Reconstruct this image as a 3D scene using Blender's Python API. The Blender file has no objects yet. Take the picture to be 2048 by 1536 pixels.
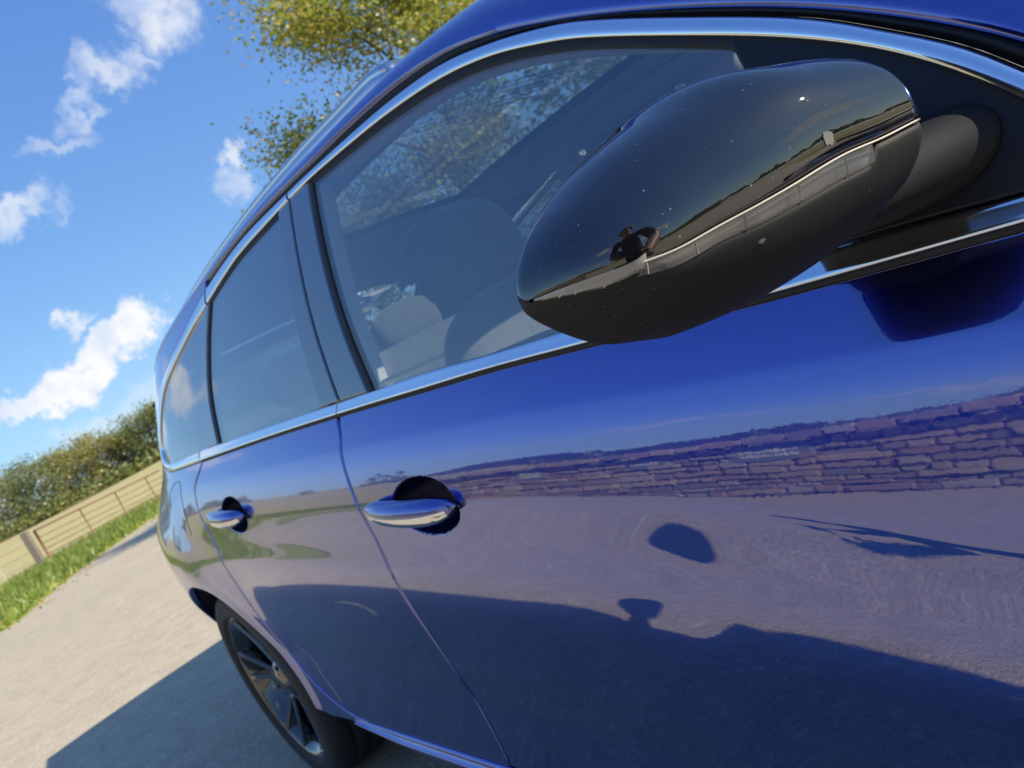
import bpy, bmesh, math, random
import numpy as np
from mathutils import Vector, Matrix
from mathutils.geometry import delaunay_2d_cdt

SC = bpy.context.scene
COL = SC.collection
rnd = random.Random(7)
rng = np.random.default_rng(11)
R = math.radians

# ------------------------------------------------------------------ camera
# car frame: x forward from the front axle, y to the car's left, z up; metres
CAM = np.array([-.31, -1.348, 1.031])
YAW, PITCH, ROLL = R(36.8), R(-6.0), R(27.4)
_f = np.array([-math.cos(YAW)*math.cos(PITCH), math.sin(YAW)*math.cos(PITCH), math.sin(PITCH)])
_r = np.cross(_f, [0, 0, 1]); _r /= np.linalg.norm(_r); _u = np.cross(_r, _f)
CR = math.cos(ROLL)*_r - math.sin(ROLL)*_u
CU = math.sin(ROLL)*_r + math.cos(ROLL)*_u
CF = _f
cam_d = bpy.data.cameras.new('camera'); cam = bpy.data.objects.new('camera', cam_d); COL.objects.link(cam)
cam_d.sensor_width = 36; cam_d.lens = 1540/2048*36
cam_d.clip_start = .01; cam_d.clip_end = 5000
cam.matrix_world = Matrix(((CR[0], CU[0], -CF[0], CAM[0]), (CR[1], CU[1], -CF[1], CAM[1]), (CR[2], CU[2], -CF[2], CAM[2]), (0, 0, 0, 1)))
cam_d.dof.use_dof = True; cam_d.dof.focus_distance = .52; cam_d.dof.aperture_fstop = 14.0
SC.camera = cam

# ------------------------------------------------------------------ light
SUN = np.array([1.30, .70, 1.0]); SUN /= np.linalg.norm(SUN)      # towards the sun
sun_d = bpy.data.lights.new('sun', 'SUN'); sun = bpy.data.objects.new('sun', sun_d); COL.objects.link(sun)
sun_d.energy = 3.0; sun_d.angle = R(.53); sun_d.color = (1, .90, .74)
sun.rotation_euler = Vector(-SUN).to_track_quat('-Z', 'Y').to_euler()
SC.view_settings.view_transform = 'Standard'; SC.view_settings.look = 'None'
SC.view_settings.exposure = 1.35; SC.view_settings.gamma = 1; SC.view_settings.use_curve_mapping = False
SC.cycles.max_bounces = 10; SC.cycles.transparent_max_bounces = 16; SC.cycles.glossy_bounces = 6
SC.cycles.caustics_reflective = False; SC.cycles.caustics_refractive = False
SC.cycles.use_denoising = True

W = bpy.data.worlds.new('World'); SC.world = W; W.use_nodes = True
W.cycles.sampling_method = 'NONE'
def nodes(t):
    N = t.nodes; L = t.links
    def n(kind, **kw):
        o = N.new(kind)
        for k, v in kw.items():
            if k == 'ins':
                for a, b in v.items():
                    if hasattr(b, 'is_output') or isinstance(b, bpy.types.NodeSocket): L.new(b, o.inputs[a])
                    else: o.inputs[a].default_value = b
            else: setattr(o, k, v)
        return o
    return N, L, n
N, L, n = nodes(W.node_tree); N.clear()
sky = n('ShaderNodeTexSky', sky_type='NISHITA'); sky.sun_disc = False
sky.sun_elevation = math.asin(SUN[2]); sky.sun_rotation = math.atan2(SUN[0], SUN[1])
sky.air_density = 1.0; sky.dust_density = .3; sky.ozone_density = 2.2; sky.altitude = 100
tc = n('ShaderNodeTexCoord')
d = tc.outputs['Generated']
def vm(op, *a): return n('ShaderNodeVectorMath', operation=op, ins={i: v for i, v in enumerate(a)})
def mt(op, *a): return n('ShaderNodeMath', operation=op, ins={i: v for i, v in enumerate(a)}).outputs[0]
def mr(x, a, b, c=0., e=1., smooth=True):
    o = n('ShaderNodeMapRange', ins={'Value': x, 'From Min': a, 'From Max': b, 'To Min': c, 'To Max': e})
    if smooth: o.interpolation_type = 'SMOOTHSTEP'
    return o.outputs['Result']
# a thin layer of broken cloud all round, seen in perspective on a plane overhead
sep = n('ShaderNodeSeparateXYZ', ins={0: d})
zz = mt('MAXIMUM', mt('ADD', sep.outputs['Z'], .06), .03)
pl = n('ShaderNodeCombineXYZ', ins={'X': mt('DIVIDE', sep.outputs['X'], zz), 'Y': mt('DIVIDE', sep.outputs['Y'], zz), 'Z': 0.})
nz = n('ShaderNodeTexNoise', ins={'Vector': pl.outputs[0], 'Scale': 2.6, 'Detail': 5., 'Roughness': .58, 'Distortion': .25})
thin = mt('MULTIPLY', mr(nz.outputs['Fac'], .66, .84), .4)
thin = mt('MULTIPLY', thin, mr(sep.outputs['Z'], .02, .12))
# cumulus heaps, each a patch of billowing noise about its own bearing
nb = n('ShaderNodeTexNoise', ins={'Vector': d, 'Scale': 13., 'Detail': 5., 'Roughness': .6})
nb2 = n('ShaderNodeTexNoise', ins={'Vector': d, 'Scale': 46., 'Detail': 3., 'Roughness': .65})
wob = vm('ADD', vm('MULTIPLY', vm('SUBTRACT', nb.outputs['Color'], (.5, .5, .5)).outputs[0], (.115, .115, .10)).outputs[0],
         vm('MULTIPLY', vm('SUBTRACT', nb2.outputs['Color'], (.5, .5, .5)).outputs[0], (.032, .032, .032)).outputs[0])
dw = vm('ADD', d, wob.outputs[0]).outputs[0]
def cdir(az, el):
    a, e = R(az), R(el); return (-math.cos(a)*math.cos(e), math.sin(a)*math.cos(e), math.sin(e))
acc = None
#  bearing from the car's tail, height, half-width, half-height (deg), density, edge softness
CLOUDS = [(27.6, 27.4, 3.6, 1.7, .8, 1.2), (30.5, 28.6, 2.6, 1.9, .75, 1.2), (24.2, 24.6, 1.7, .7, .55, 1.3), (22.0, 23.6, 2.0, .9, .6, 1.3), (19.6, 22.6, 1.9, .7, .55, 1.3), (16.8, 21.4, 2.0, .6, .4, 1.3),
          (12.6, 18.2, 2.5, .8, .6, 1.2), (15.4, 17.2, 1.2, .4, .25, 1.3), (8.2, 7.6, 2.8, .9, 1., .7), (11.0, 8.2, 2.6, 1.2, 1., .7), (13.8, 9.0, 2.4, 1.45, 1., .7), (16.2, 9.7, 1.9, 1.5, 1., .7), (12.4, 11.5, 1.1, .6, .7, .9),
          (12.0, 5.0, 4.5, .9, .45, 1.2), (16, 4.0, 4, 1.2, .45, 1.2), (26.6, 16.8, .9, 1.0, .7, 1.0), (25.6, 15.0, 1.2, 1.2, .5, 1.1), (2, 8, 3.4, 1.2, .9, .8),
          (-6, 14, 5, 1.5, .7, 1.0), (48, 24, 6, 2.4, .7, 1.0), (-52, 6, 8, .8, .5, 1.2), (-70, 4.6, 7, .7, .5, 1.2), (-104, 8, 9, 1.2, .6, 1.0), (-112, 24, 8, 2.4, .7, 1.0), (-150, 12, 11, 2.4, .8, .9), (160, 14, 11, 3, .8, .9)]
for az, el, w_, h_, den, soft in CLOUDS:
    c = Vector(cdir(az, el)); rt = c.cross(Vector((0, 0, 1))).normalized(); up = rt.cross(c)
    rot = Matrix((rt, up, c)).transposed().to_euler()
    mp_ = n('ShaderNodeMapping', vector_type='TEXTURE', ins={'Vector': dw, 'Location': tuple(c), 'Rotation': tuple(rot), 'Scale': (math.sin(R(w_)), math.sin(R(h_)), .6)})
    ln_ = n('ShaderNodeVectorMath', operation='LENGTH', ins={0: mp_.outputs[0]}).outputs['Value']
    m_ = mr(ln_, 1.25, 1.25-soft*.85, 0., den)
    acc = m_ if acc is None else mt('MAXIMUM', acc, m_)
cover = mt('MAXIMUM', acc, mt('MULTIPLY', thin, .6))
cover = mt('MINIMUM', cover, 1.)
shade = n('ShaderNodeTexNoise', ins={'Vector': vm('ADD', d, (0, 0, .02)).outputs[0], 'Scale': 20., 'Detail': 3., 'Roughness': .55})
ccol = n('ShaderNodeMix', data_type='RGBA', ins={'Factor': mr(shade.outputs['Fac'], .32, .62), 'A': (3.6, 4.1, 5.0, 1), 'B': (5.0, 5.05, 5.1, 1)})
tone = vm('POWER', sky.outputs[0], (.78, .67, .40))      # the camera's soft contrast, the same for the whole sky
sat = vm('MULTIPLY', tone.outputs[0], (.66, 1.056, 2.34))
mixc = n('ShaderNodeMix', data_type='RGBA', ins={'Factor': cover, 'A': sat.outputs[0], 'B': ccol.outputs['Result']})
bg = n('ShaderNodeBackground', ins={'Color': mixc.outputs['Result'], 'Strength': .0766})
wo = n('ShaderNodeOutputWorld', ins={'Surface': bg.outputs[0]})

# ------------------------------------------------------------------ small helpers
def link(o, parent=None):
    COL.objects.link(o)
    if parent is not None: o.parent = parent
    return o
def mesh_obj(name, verts, faces, mat=None, parent=None, smooth=True, normals=None, mats=None, mi=None):
    me = bpy.data.meshes.new(name)
    me.from_pydata([tuple(map(float, v)) for v in verts], [], [tuple(map(int, f)) for f in faces])
    if smooth: me.polygons.foreach_set('use_smooth', [True]*len(me.polygons))
    for m in (mats or ([mat] if mat else [])): me.materials.append(m)
    if mi is not None: me.polygons.foreach_set('material_index', mi)
    me.update()
    if normals is not None: me.normals_split_custom_set_from_vertices([tuple(map(float, q)) for q in normals])
    return link(bpy.data.objects.new(name, me), parent)
def quads_np(name, V, F, mats, mi=None, parent=None, smooth=False):
    """big meshes from numpy arrays: V (n,3), F (m,4)"""
    me = bpy.data.meshes.new(name)
    me.vertices.add(len(V)); me.vertices.foreach_set('co', np.asarray(V, np.float32).ravel())
    k = F.shape[1]
    me.loops.add(F.size); me.loops.foreach_set('vertex_index', F.ravel().astype(np.int32))
    me.polygons.add(len(F)); me.polygons.foreach_set('loop_start', np.arange(0, F.size, k, dtype=np.int32))
    if smooth: me.polygons.foreach_set('use_smooth', np.ones(len(F), bool))
    for m in mats: me.materials.append(m)
    if mi is not None: me.polygons.foreach_set('material_index', np.asarray(mi, np.int32))
    me.update(calc_edges=True); me.validate()
    return link(bpy.data.objects.new(name, me), parent)
def empty(name, loc=(0, 0, 0)):
    o = bpy.data.objects.new(name, None); o.location = loc; o.empty_display_size = .2
    return link(o)
def tag(o, label=None, cat=None, group=None, kind=None):
    if label: o['label'] = label
    if cat: o['category'] = cat
    if group: o['group'] = group
    if kind: o['kind'] = kind
    return o
def grid_faces(nr, nc, closed_c=False, closed_r=False, flip=False):
    F = []
    for i in range(nr if closed_r else nr-1):
        for j in range(nc if closed_c else nc-1):
            a, b = i*nc+j, i*nc+(j+1) % nc; c, d_ = ((i+1) % nr)*nc+(j+1) % nc, ((i+1) % nr)*nc+j
            F.append((a, d_, c, b) if flip else (a, b, c, d_))
    return F
def loft(name, rows, mat, parent=None, closed_c=False, caps=False, flip=False, smooth=True, mats=None, mi=None):
    nr, nc = len(rows), len(rows[0]); V = [p for r_ in rows for p in r_]
    F = grid_faces(nr, nc, closed_c, False, flip)
    if caps: F += [tuple(range(nc))[::(1 if flip else -1)], tuple(range((nr-1)*nc, nr*nc))[::(-1 if flip else 1)]]
    if mi is not None and caps: mi = list(mi)+[0, 0]
    return mesh_obj(name, V, F, mat, parent, smooth, None, mats, mi)
class MB:
    """collects boxes, tubes and lathes into one mesh"""
    def __init__(s): s.v = []; s.f = []
    def add(s, V, F):
        k = len(s.v); s.v += [tuple(p) for p in V]; s.f += [tuple(i+k for i in f) for f in F]
    def box(s, c, size, rot=None, taper=1.0):
        c = np.array(c, float); h = np.array(size, float)/2; V = []
        for z in (-1, 1):
            k = taper if z > 0 else 1.
            for x, y in ((-1, -1), (1, -1), (1, 1), (-1, 1)):
                p = np.array([x*h[0]*k, y*h[1]*k, z*h[2]])
                if rot is not None: p = np.array(rot) @ p
                V.append(c+p)
        s.add(V, [(3, 2, 1, 0), (4, 5, 6, 7), (0, 1, 5, 4), (1, 2, 6, 5), (2, 3, 7, 6), (3, 0, 4, 7)])
    def tube(s, pts, rad, seg=8, caps=True):
        pts = [np.array(p, float) for p in pts]; rad = rad if hasattr(rad, '__len__') else [rad]*len(pts)
        V = []; ref = None
        for i, p in enumerate(pts):
            t = pts[min(i+1, len(pts)-1)]-pts[max(i-1, 0)]; t = t/(np.linalg.norm(t)+1e-9)
            if ref is None: ref = np.array([0, 0, 1.]) if abs(t[2]) < .9 else np.array([1., 0, 0])
            a = np.cross(t, ref); a /= np.linalg.norm(a)+1e-9; b = np.cross(t, a); ref = b if False else ref
            for k in range(seg):
                th = 2*math.pi*k/seg; V.append(p+rad[i]*(math.cos(th)*a+math.sin(th)*b))
        F = grid_faces(len(pts), seg, True)
        if caps: F += [tuple(range(seg)), tuple(range((len(pts)-1)*seg, len(pts)*seg))[::-1]]
        s.add(V, F)
    def build(s, name, mat, parent=None, smooth=False):
        return mesh_obj(name, s.v, s.f, mat, parent, smooth)

# ------------------------------------------------------------------ materials
def mat(name, col=(.5, .5, .5), rough=.5, metal=0., coat=0., coat_rough=.03, coat_ior=1.5, spec=.5, noise=None, bump=None, emit=None, sheen=0.):
    m = bpy.data.materials.new(name); m.use_nodes = True
    N, L, n = nodes(m.node_tree); b = N['Principled BSDF']
    b.inputs['Base Color'].default_value = (*col, 1); b.inputs['Roughness'].default_value = rough; b.inputs['Metallic'].default_value = metal
    b.inputs['Coat Weight'].default_value = coat; b.inputs['Coat Roughness'].default_value = coat_rough; b.inputs['Coat IOR'].default_value = coat_ior
    b.inputs['Specular IOR Level'].default_value = spec; b.inputs['Sheen Weight'].default_value = sheen
    tcn = n('ShaderNodeTexCoord')
    if noise:      # (scale, amount, second colour)
        t = n('ShaderNodeTexNoise', ins={'Vector': tcn.outputs['Object'], 'Scale': noise[0], 'Detail': 7., 'Roughness': .6})
        rp = n('ShaderNodeMapRange', ins={'Value': t.outputs['Fac'], 'From Min': .3, 'From Max': .7, 'To Min': 0., 'To Max': noise[1]})
        mx = n('ShaderNodeMix', data_type='RGBA', ins={'Factor': rp.outputs[0], 'A': (*col, 1), 'B': (*noise[2], 1)})
        L.new(mx.outputs['Result'], b.inputs['Base Color'])
    if bump:       # (scale, strength, distance)
        t = n('ShaderNodeTexNoise', ins={'Vector': tcn.outputs['Object'], 'Scale': bump[0], 'Detail': 5., 'Roughness': .6})
        bp = n('ShaderNodeBump', ins={'Strength': bump[1], 'Distance': bump[2], 'Height': t.outputs['Fac']})
        L.new(bp.outputs[0], b.inputs['Normal'])
    return m
M = {}
M['paint'] = mat('blue_paint', (.004, .022, .27), .22, 1.0, 1., .012, 2.35)
def add_paint_detail():
    m = M['paint']; N, L, n = nodes(m.node_tree); b = N['Principled BSDF']; tcn = n('ShaderNodeTexCoord')
    # faint orange peel in the lacquer, fine flake in the base
    t = n('ShaderNodeTexNoise', ins={'Vector': tcn.outputs['Object'], 'Scale': 160., 'Detail': 2.})
    bp = n('ShaderNodeBump', ins={'Strength': .022, 'Distance': .0006, 'Height': t.outputs['Fac']})
    L.new(bp.outputs[0], b.inputs['Coat Normal'])
    v = n('ShaderNodeTexVoronoi', ins={'Vector': tcn.outputs['Object'], 'Scale': 1400.})
    mx = n('ShaderNodeMix', data_type='RGBA', ins={'Factor': v.outputs['Color'], 'A': (.002, .023, .29, 1), 'B': (.004, .040, .43, 1)})
    L.new(mx.outputs['Result'], b.inputs['Base Color'])
    # dusty specks on the lacquer
    ns = n('ShaderNodeTexNoise', ins={'Vector': tcn.outputs['Object'], 'Scale': 5., 'Detail': 6., 'Roughness': .7})
    rr = n('ShaderNodeMapRange', ins={'Value': ns.outputs['Fac'], 'From Min': .35, 'From Max': .8, 'To Min': .008, 'To Max': .035})
    L.new(rr.outputs[0], b.inputs['Coat Roughness'])
add_paint_detail()
def specks(m, amount=.5, scale=130., thr=.93):
    N, L, n = nodes(m.node_tree); b = N['Principled BSDF']; tcn = n('ShaderNodeTexCoord'); out = N['Material Output']
    v = n('ShaderNodeTexVoronoi', ins={'Vector': tcn.outputs['Object'], 'Scale': scale}); sc_ = n('ShaderNodeSeparateColor', ins={0: v.outputs['Color']})
    big = n('ShaderNodeTexNoise', ins={'Vector': tcn.outputs['Object'], 'Scale': 14., 'Detail': 3.})
    a1 = n('ShaderNodeMath', operation='GREATER_THAN', ins={0: sc_.outputs[0], 1: thr}); a2 = n('ShaderNodeMapRange', ins={'Value': v.outputs['Distance'], 'From Min': .30, 'From Max': .12})
    a3 = n('ShaderNodeMapRange', ins={'Value': big.outputs['Fac'], 'From Min': .42, 'From Max': .62, 'To Min': .1, 'To Max': 1.})
    f = n('ShaderNodeMath', operation='MULTIPLY', ins={0: n('ShaderNodeMath', operation='MULTIPLY', ins={0: a1.outputs[0], 1: a2.outputs[0]}).outputs[0], 1: n('ShaderNodeMath', operation='MULTIPLY', ins={0: a3.outputs[0], 1: amount}).outputs[0]})
    df = n('ShaderNodeBsdfDiffuse', ins={'Color': (.55, .53, .48, 1)}); mx = n('ShaderNodeMixShader', ins={0: f.outputs[0], 1: b.outputs[0], 2: df.outputs[0]}); L.new(mx.outputs[0], out.inputs['Surface'])
specks(M['paint'], .30, 330., .988)
M['chrome'] = mat('satin_chrome', (.88, .90, .92), .09, 1.)
M['bright_chrome'] = mat('bright_chrome', (.78, .78, .78), .05, 1.)
M['rail'] = mat('brushed_silver', (.62, .64, .66), .22, 1.)
M['gloss_black'] = mat('gloss_black', (.005, .005, .006), .06, 0., 1., .015, 1.95, 0.)
M['trim_black'] = mat('satin_black_trim', (.010, .011, .014), .25, 0., 1., .06, 2.3)
M['plastic'] = mat('grained_black_plastic', (.010, .010, .0105), .6, spec=.25, bump=(900, .25, .0004), noise=(60, .6, (.022, .021, .020)))
M['mirror_black'] = mat('mirror_black', (.005, .005, .006), .06, 0., 1., .012, 1.95, 0.); specks(M['mirror_black'], .40, 460., .962); M['mirror_plastic'] = mat('mirror_plastic', (.020, .020, .0205), .6, spec=.2, bump=(900, .25, .0004), noise=(40, .6, (.024, .023, .021))); specks(M['mirror_plastic'], .30, 420., .955)
M['droppings'] = mat('dried_droppings', (.15, .148, .138), .9); M['seam'] = mat('seam_highlight_paint', (.50, .46, .38), .5)  # pale seam tone is a sunlit edge highlight put into the colour
M['sail_black'] = mat('sail_black', (.010, .011, .014), .4, spec=.4)
M['recess'] = mat('painted_recess_shade', (.0015, .004, .035), .4, spec=.15)  # darker than the body paint: shade of the recess put into the colour
M['stalk'] = mat('stalk_plastic', (.013, .013, .014), .62, spec=.22, bump=(900, .25, .0004))
M['rubber'] = mat('black_rubber', (.012, .012, .013), .65)
M['tyre'] = mat('tyre_rubber', (.016, .016, .017), .7, noise=(40, .5, (.035, .033, .03)))
M['dark_alloy'] = mat('gloss_dark_alloy', (.012, .012, .014), .18, .3, 1., .05, 1.8)
M['cut_alloy'] = mat('machined_alloy', (.6, .6, .61), .2, 1.); M['spoke_face'] = mat('dark_spoke_face', (.16, .16, .165), .22, 1.)
M['disc'] = mat('brake_disc', (.35, .33, .31), .35, 1.)
M['inside'] = mat('dark_cabin_plastic', (.03, .031, .034), .6)
M['cloth'] = mat('seat_cloth', (.05, .053, .058), .85, noise=(120, .7, (.085, .087, .09)), sheen=.3)
M['lining'] = mat('grey_headlining', (.30, .31, .32), .9)
M['lamp_red'] = mat('red_lamp_lens', (.35, .01, .01), .1, 0, 1.)
M['lamp_clear'] = mat('clear_lamp_lens', (.6, .62, .65), .08, 0.3, 1.)
M['lamp_dull'] = mat('grey_reflector', (.30, .30, .29), .3, .3)
M['belt_webbing'] = mat('seat_belt_webbing', (.35, .35, .34), .7)
def glass_mat(name, tint, ior=1.52, dirt=0.):
    m = bpy.data.materials.new(name); m.use_nodes = True; N, L, n = nodes(m.node_tree); N.clear()
    tr = n('ShaderNodeBsdfTransparent', ins={'Color': (*tint, 1)})
    gl = n('ShaderNodeBsdfGlossy', ins={'Color': (1, 1, 1, 1), 'Roughness': .0})
    ge = n('ShaderNodeNewGeometry'); dp = n('ShaderNodeVectorMath', operation='DOT_PRODUCT', ins={0: ge.outputs['Incoming'], 1: ge.outputs['Normal']})
    ca = n('ShaderNodeMath', operation='SUBTRACT', ins={0: 1., 1: n('ShaderNodeMath', operation='ABSOLUTE', ins={0: dp.outputs['Value']}).outputs[0]})
    p5 = n('ShaderNodeMath', operation='POWER', ins={0: ca.outputs[0], 1: 5.}); f0 = ((ior-1)/(ior+1))**2
    fr = n('ShaderNodeMath', operation='MULTIPLY_ADD', ins={0: p5.outputs[0], 1: 1-f0, 2: f0})
    s = n('ShaderNodeMixShader', ins={0: fr.outputs[0], 1: tr.outputs[0], 2: gl.outputs[0]})
    if dirt:
        tcn = n('ShaderNodeTexCoord'); ns = n('ShaderNodeTexNoise', ins={'Vector': tcn.outputs['Object'], 'Scale': 9., 'Detail': 8., 'Roughness': .7})
        rp = n('ShaderNodeMapRange', ins={'Value': ns.outputs['Fac'], 'From Min': .4, 'From Max': .75, 'To Min': dirt*.3, 'To Max': dirt})
        df = n('ShaderNodeBsdfDiffuse', ins={'Color': (.5, .5, .48, 1)})
        s = n('ShaderNodeMixShader', ins={0: rp.outputs[0], 1: s.outputs[0], 2: df.outputs[0]})
    n('ShaderNodeOutputMaterial', ins={'Surface': s.outputs[0]})
    return m
M['glass'] = glass_mat('green_tint_glass', (.94, .975, .965), 2.05, .006)
M['privacy'] = glass_mat('dark_privacy_glass', (.45, .50, .52), 3.2, .008)
M['roof_glass'] = glass_mat('tinted_roof_glass', (.74, .78, .78), 1.5)
M['lens'] = glass_mat('clear_lens', (.55, .55, .54), 1.5, .30)
# ================================================================== ground
def spline(P, k=8):
    P = np.asarray(P, float); Q = np.vstack([2*P[0]-P[1], P, 2*P[-1]-P[-2]]); out = []
    for i in range(1, len(Q)-2):
        p0, p1, p2, p3 = Q[i-1:i+3]
        for j in range(k):
            t = j/k; out.append(.5*((2*p1)+(-p0+p2)*t+(2*p0-5*p1+4*p2-p3)*t*t+(-p0+3*p1-3*p2+p3)*t**3))
    out.append(P[-1]); return np.array(out)
def sstep(x, a, b):
    t = np.clip((np.asarray(x, float)-a)/(b-a), 0, 1); return t*t*(3-2*t)
# edge of the tarmac towards the gate, and the rest of its outline
EDGE = spline([(-11.6, -7.4), (-12.6, -5.6), (-13.8, -3.4), (-15.3, -1.28), (-17.2, -.55), (-20.6, .75), (-23.4, 2.2), (-26.2, 3.6), (-30, 5.6), (-36, 9.5)])
def edge_side(x, y):
    """signed distance of a point beyond the tarmac edge (positive on the verge)"""
    A = EDGE[:-1]; B = EDGE[1:]; q = np.stack([x, y], -1)[..., None, :]
    AB = B-A; t = np.clip(((q-A)*AB).sum(-1)/(AB**2).sum(-1), 0, 1); dv = q-(A+t[..., None]*AB); dd = np.linalg.norm(dv, axis=-1)
    k = dd.argmin(-1); dk = np.take_along_axis(dd, k[..., None], -1)[..., 0]
    ab = AB[k]; qa = np.take_along_axis(dv, k[..., None, None], -2)[..., 0, :]
    s = np.sign(ab[..., 0]*qa[..., 1]-ab[..., 1]*qa[..., 0]); return s*dk
def height(x, y):
    x = np.asarray(x, float); y = np.asarray(y, float); x, y = np.broadcast_arrays(x, y)
    es = np.where((x < -8) & (x > -60) & (np.abs(y) < 40), edge_side(np.clip(x, -60, 0), np.clip(y, -40, 40)), np.where(x < -40, 20, -5))
    h = .10*sstep(es, 1.2, 4.5)
    far = np.maximum(0, -x-32); h = h+far*.033*sstep(-x, 32, 60)
    h = np.where(-x > 150, h+(-x-150)*.01, h)
    ny = np.maximum(0, -y-12); h = h+ny*.030*sstep(-y, 12, 60)
    py = np.maximum(0, y-10); h = h+py*.02*sstep(y, 10, 40)*sstep(es, -3, 2)
    return h
def soil(name, c1, c2, c3, sc=.35, stripe=None, bump=.3):
    m = bpy.data.materials.new(name); m.use_nodes = True; N, L, n = nodes(m.node_tree); b = N['Principled BSDF']; b.inputs['Roughness'].default_value = .95; b.inputs['Specular IOR Level'].default_value = .15
    t = n('ShaderNodeTexCoord'); v = t.outputs['Object']
    a = n('ShaderNodeTexNoise', ins={'Vector': v, 'Scale': sc, 'Detail': 8., 'Roughness': .65}); f = n('ShaderNodeTexNoise', ins={'Vector': v, 'Scale': sc*24, 'Detail': 5., 'Roughness': .7})
    r1 = n('ShaderNodeMapRange', ins={'Value': a.outputs['Fac'], 'From Min': .38, 'From Max': .62}); r2 = n('ShaderNodeMapRange', ins={'Value': f.outputs['Fac'], 'From Min': .35, 'From Max': .68})
    m1 = n('ShaderNodeMix', data_type='RGBA', ins={'Factor': r1.outputs[0], 'A': (*c1, 1), 'B': (*c2, 1)})
    m2 = n('ShaderNodeMix', data_type='RGBA', ins={'Factor': r2.outputs[0], 'A': m1.outputs['Result'], 'B': (*c3, 1)})
    out = m2.outputs['Result']
    if stripe:
        mp = n('ShaderNodeMapping', ins={'Vector': v, 'Rotation': (0, 0, stripe[1])}); w = n('ShaderNodeTexWave', ins={'Vector': mp.outputs[0], 'Scale': stripe[0], 'Distortion': 1.5, 'Detail': 3.})
        rw = n('ShaderNodeMapRange', ins={'Value': w.outputs['Fac'], 'From Min': .2, 'From Max': .9, 'To Min': 0., 'To Max': .45})
        m3 = n('ShaderNodeMix', data_type='RGBA', ins={'Factor': rw.outputs[0], 'A': out, 'B': (*c2, 1)}); out = m3.outputs['Result']
    L.new(out, b.inputs['Base Color'])
    bp = n('ShaderNodeBump', ins={'Strength': bump, 'Distance': .05, 'Height': f.outputs['Fac']}); L.new(bp.outputs[0], b.inputs['Normal'])
    return m
M['stubble'] = soil('stubble_field', (.42, .34, .16), (.33, .32, .13), (.50, .41, .21), .10, (.35, 1.2))
M['turf'] = soil('verge_turf', (.15, .22, .03), (.24, .30, .05), (.33, .31, .08), .5)
M['sand'] = soil('sandy_earth', (.42, .27, .14), (.50, .34, .19), (.36, .24, .13), .7)
M['hill'] = soil('moorland', (.055, .060, .022), (.13, .10, .045), (.035, .045, .018), .02, None, .0)
def asphalt():
    m = bpy.data.materials.new('asphalt'); m.use_nodes = True; N, L, n = nodes(m.node_tree); b = N['Principled BSDF']; b.inputs['Roughness'].default_value = .82; b.inputs['Specular IOR Level'].default_value = .3
    v = n('ShaderNodeTexCoord').outputs['Object']
    big = n('ShaderNodeTexNoise', ins={'Vector': v, 'Scale': .45, 'Detail': 7., 'Roughness': .6}); mid = n('ShaderNodeTexNoise', ins={'Vector': v, 'Scale': 6., 'Detail': 6., 'Roughness': .65})
    st = n('ShaderNodeTexVoronoi', ins={'Vector': v, 'Scale': 120., 'Randomness': 1.}); st2 = n('ShaderNodeTexVoronoi', ins={'Vector': v, 'Scale': 75., 'Randomness': 1.})
    hue = n('ShaderNodeSeparateColor', ins={0: st.outputs['Color']}); h2 = n('ShaderNodeSeparateColor', ins={0: st2.outputs['Color']})
    r0 = n('ShaderNodeMapRange', ins={'Value': big.outputs['Fac'], 'From Min': .35, 'From Max': .65})
    base = n('ShaderNodeMix', data_type='RGBA', ins={'Factor': r0.outputs[0], 'A': (.43, .37, .262, 1), 'B': (.49, .415, .29, 1)})
    r1 = n('ShaderNodeMapRange', ins={'Value': hue.outputs[0], 'From Min': .0, 'From Max': 1., 'To Min': .86, 'To Max': 1.12})
    cm = n('ShaderNodeMix', data_type='RGBA', blend_type='MULTIPLY', ins={'Factor': 1., 'A': base.outputs['Result'], 'B': r1.outputs[0]})
    pale = n('ShaderNodeMapRange', ins={'Value': h2.outputs[1], 'From Min': .90, 'From Max': .93, 'To Min': 0., 'To Max': .45})
    c2 = n('ShaderNodeMix', data_type='RGBA', ins={'Factor': pale.outputs[0], 'A': cm.outputs['Result'], 'B': (.62, .60, .57, 1)})
    dk = n('ShaderNodeMapRange', ins={'Value': mid.outputs['Fac'], 'From Min': .30, 'From Max': .62, 'To Min': .84, 'To Max': 1.04})
    c3 = n('ShaderNodeMix', data_type='RGBA', blend_type='MULTIPLY', ins={'Factor': 1., 'A': c2.outputs['Result'], 'B': dk.outputs[0]})
    L.new(c3.outputs['Result'], b.inputs['Base Color'])
    hd = n('ShaderNodeMath', operation='ADD', ins={0: st.outputs['Distance'], 1: st2.outputs['Distance']})
    bp = n('ShaderNodeBump', ins={'Strength': .4, 'Distance': .004, 'Height': hd.outputs[0], }); bp.invert = True; L.new(bp.outputs[0], b.inputs['Normal'])
    return m
M['asphalt'] = asphalt()
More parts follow.
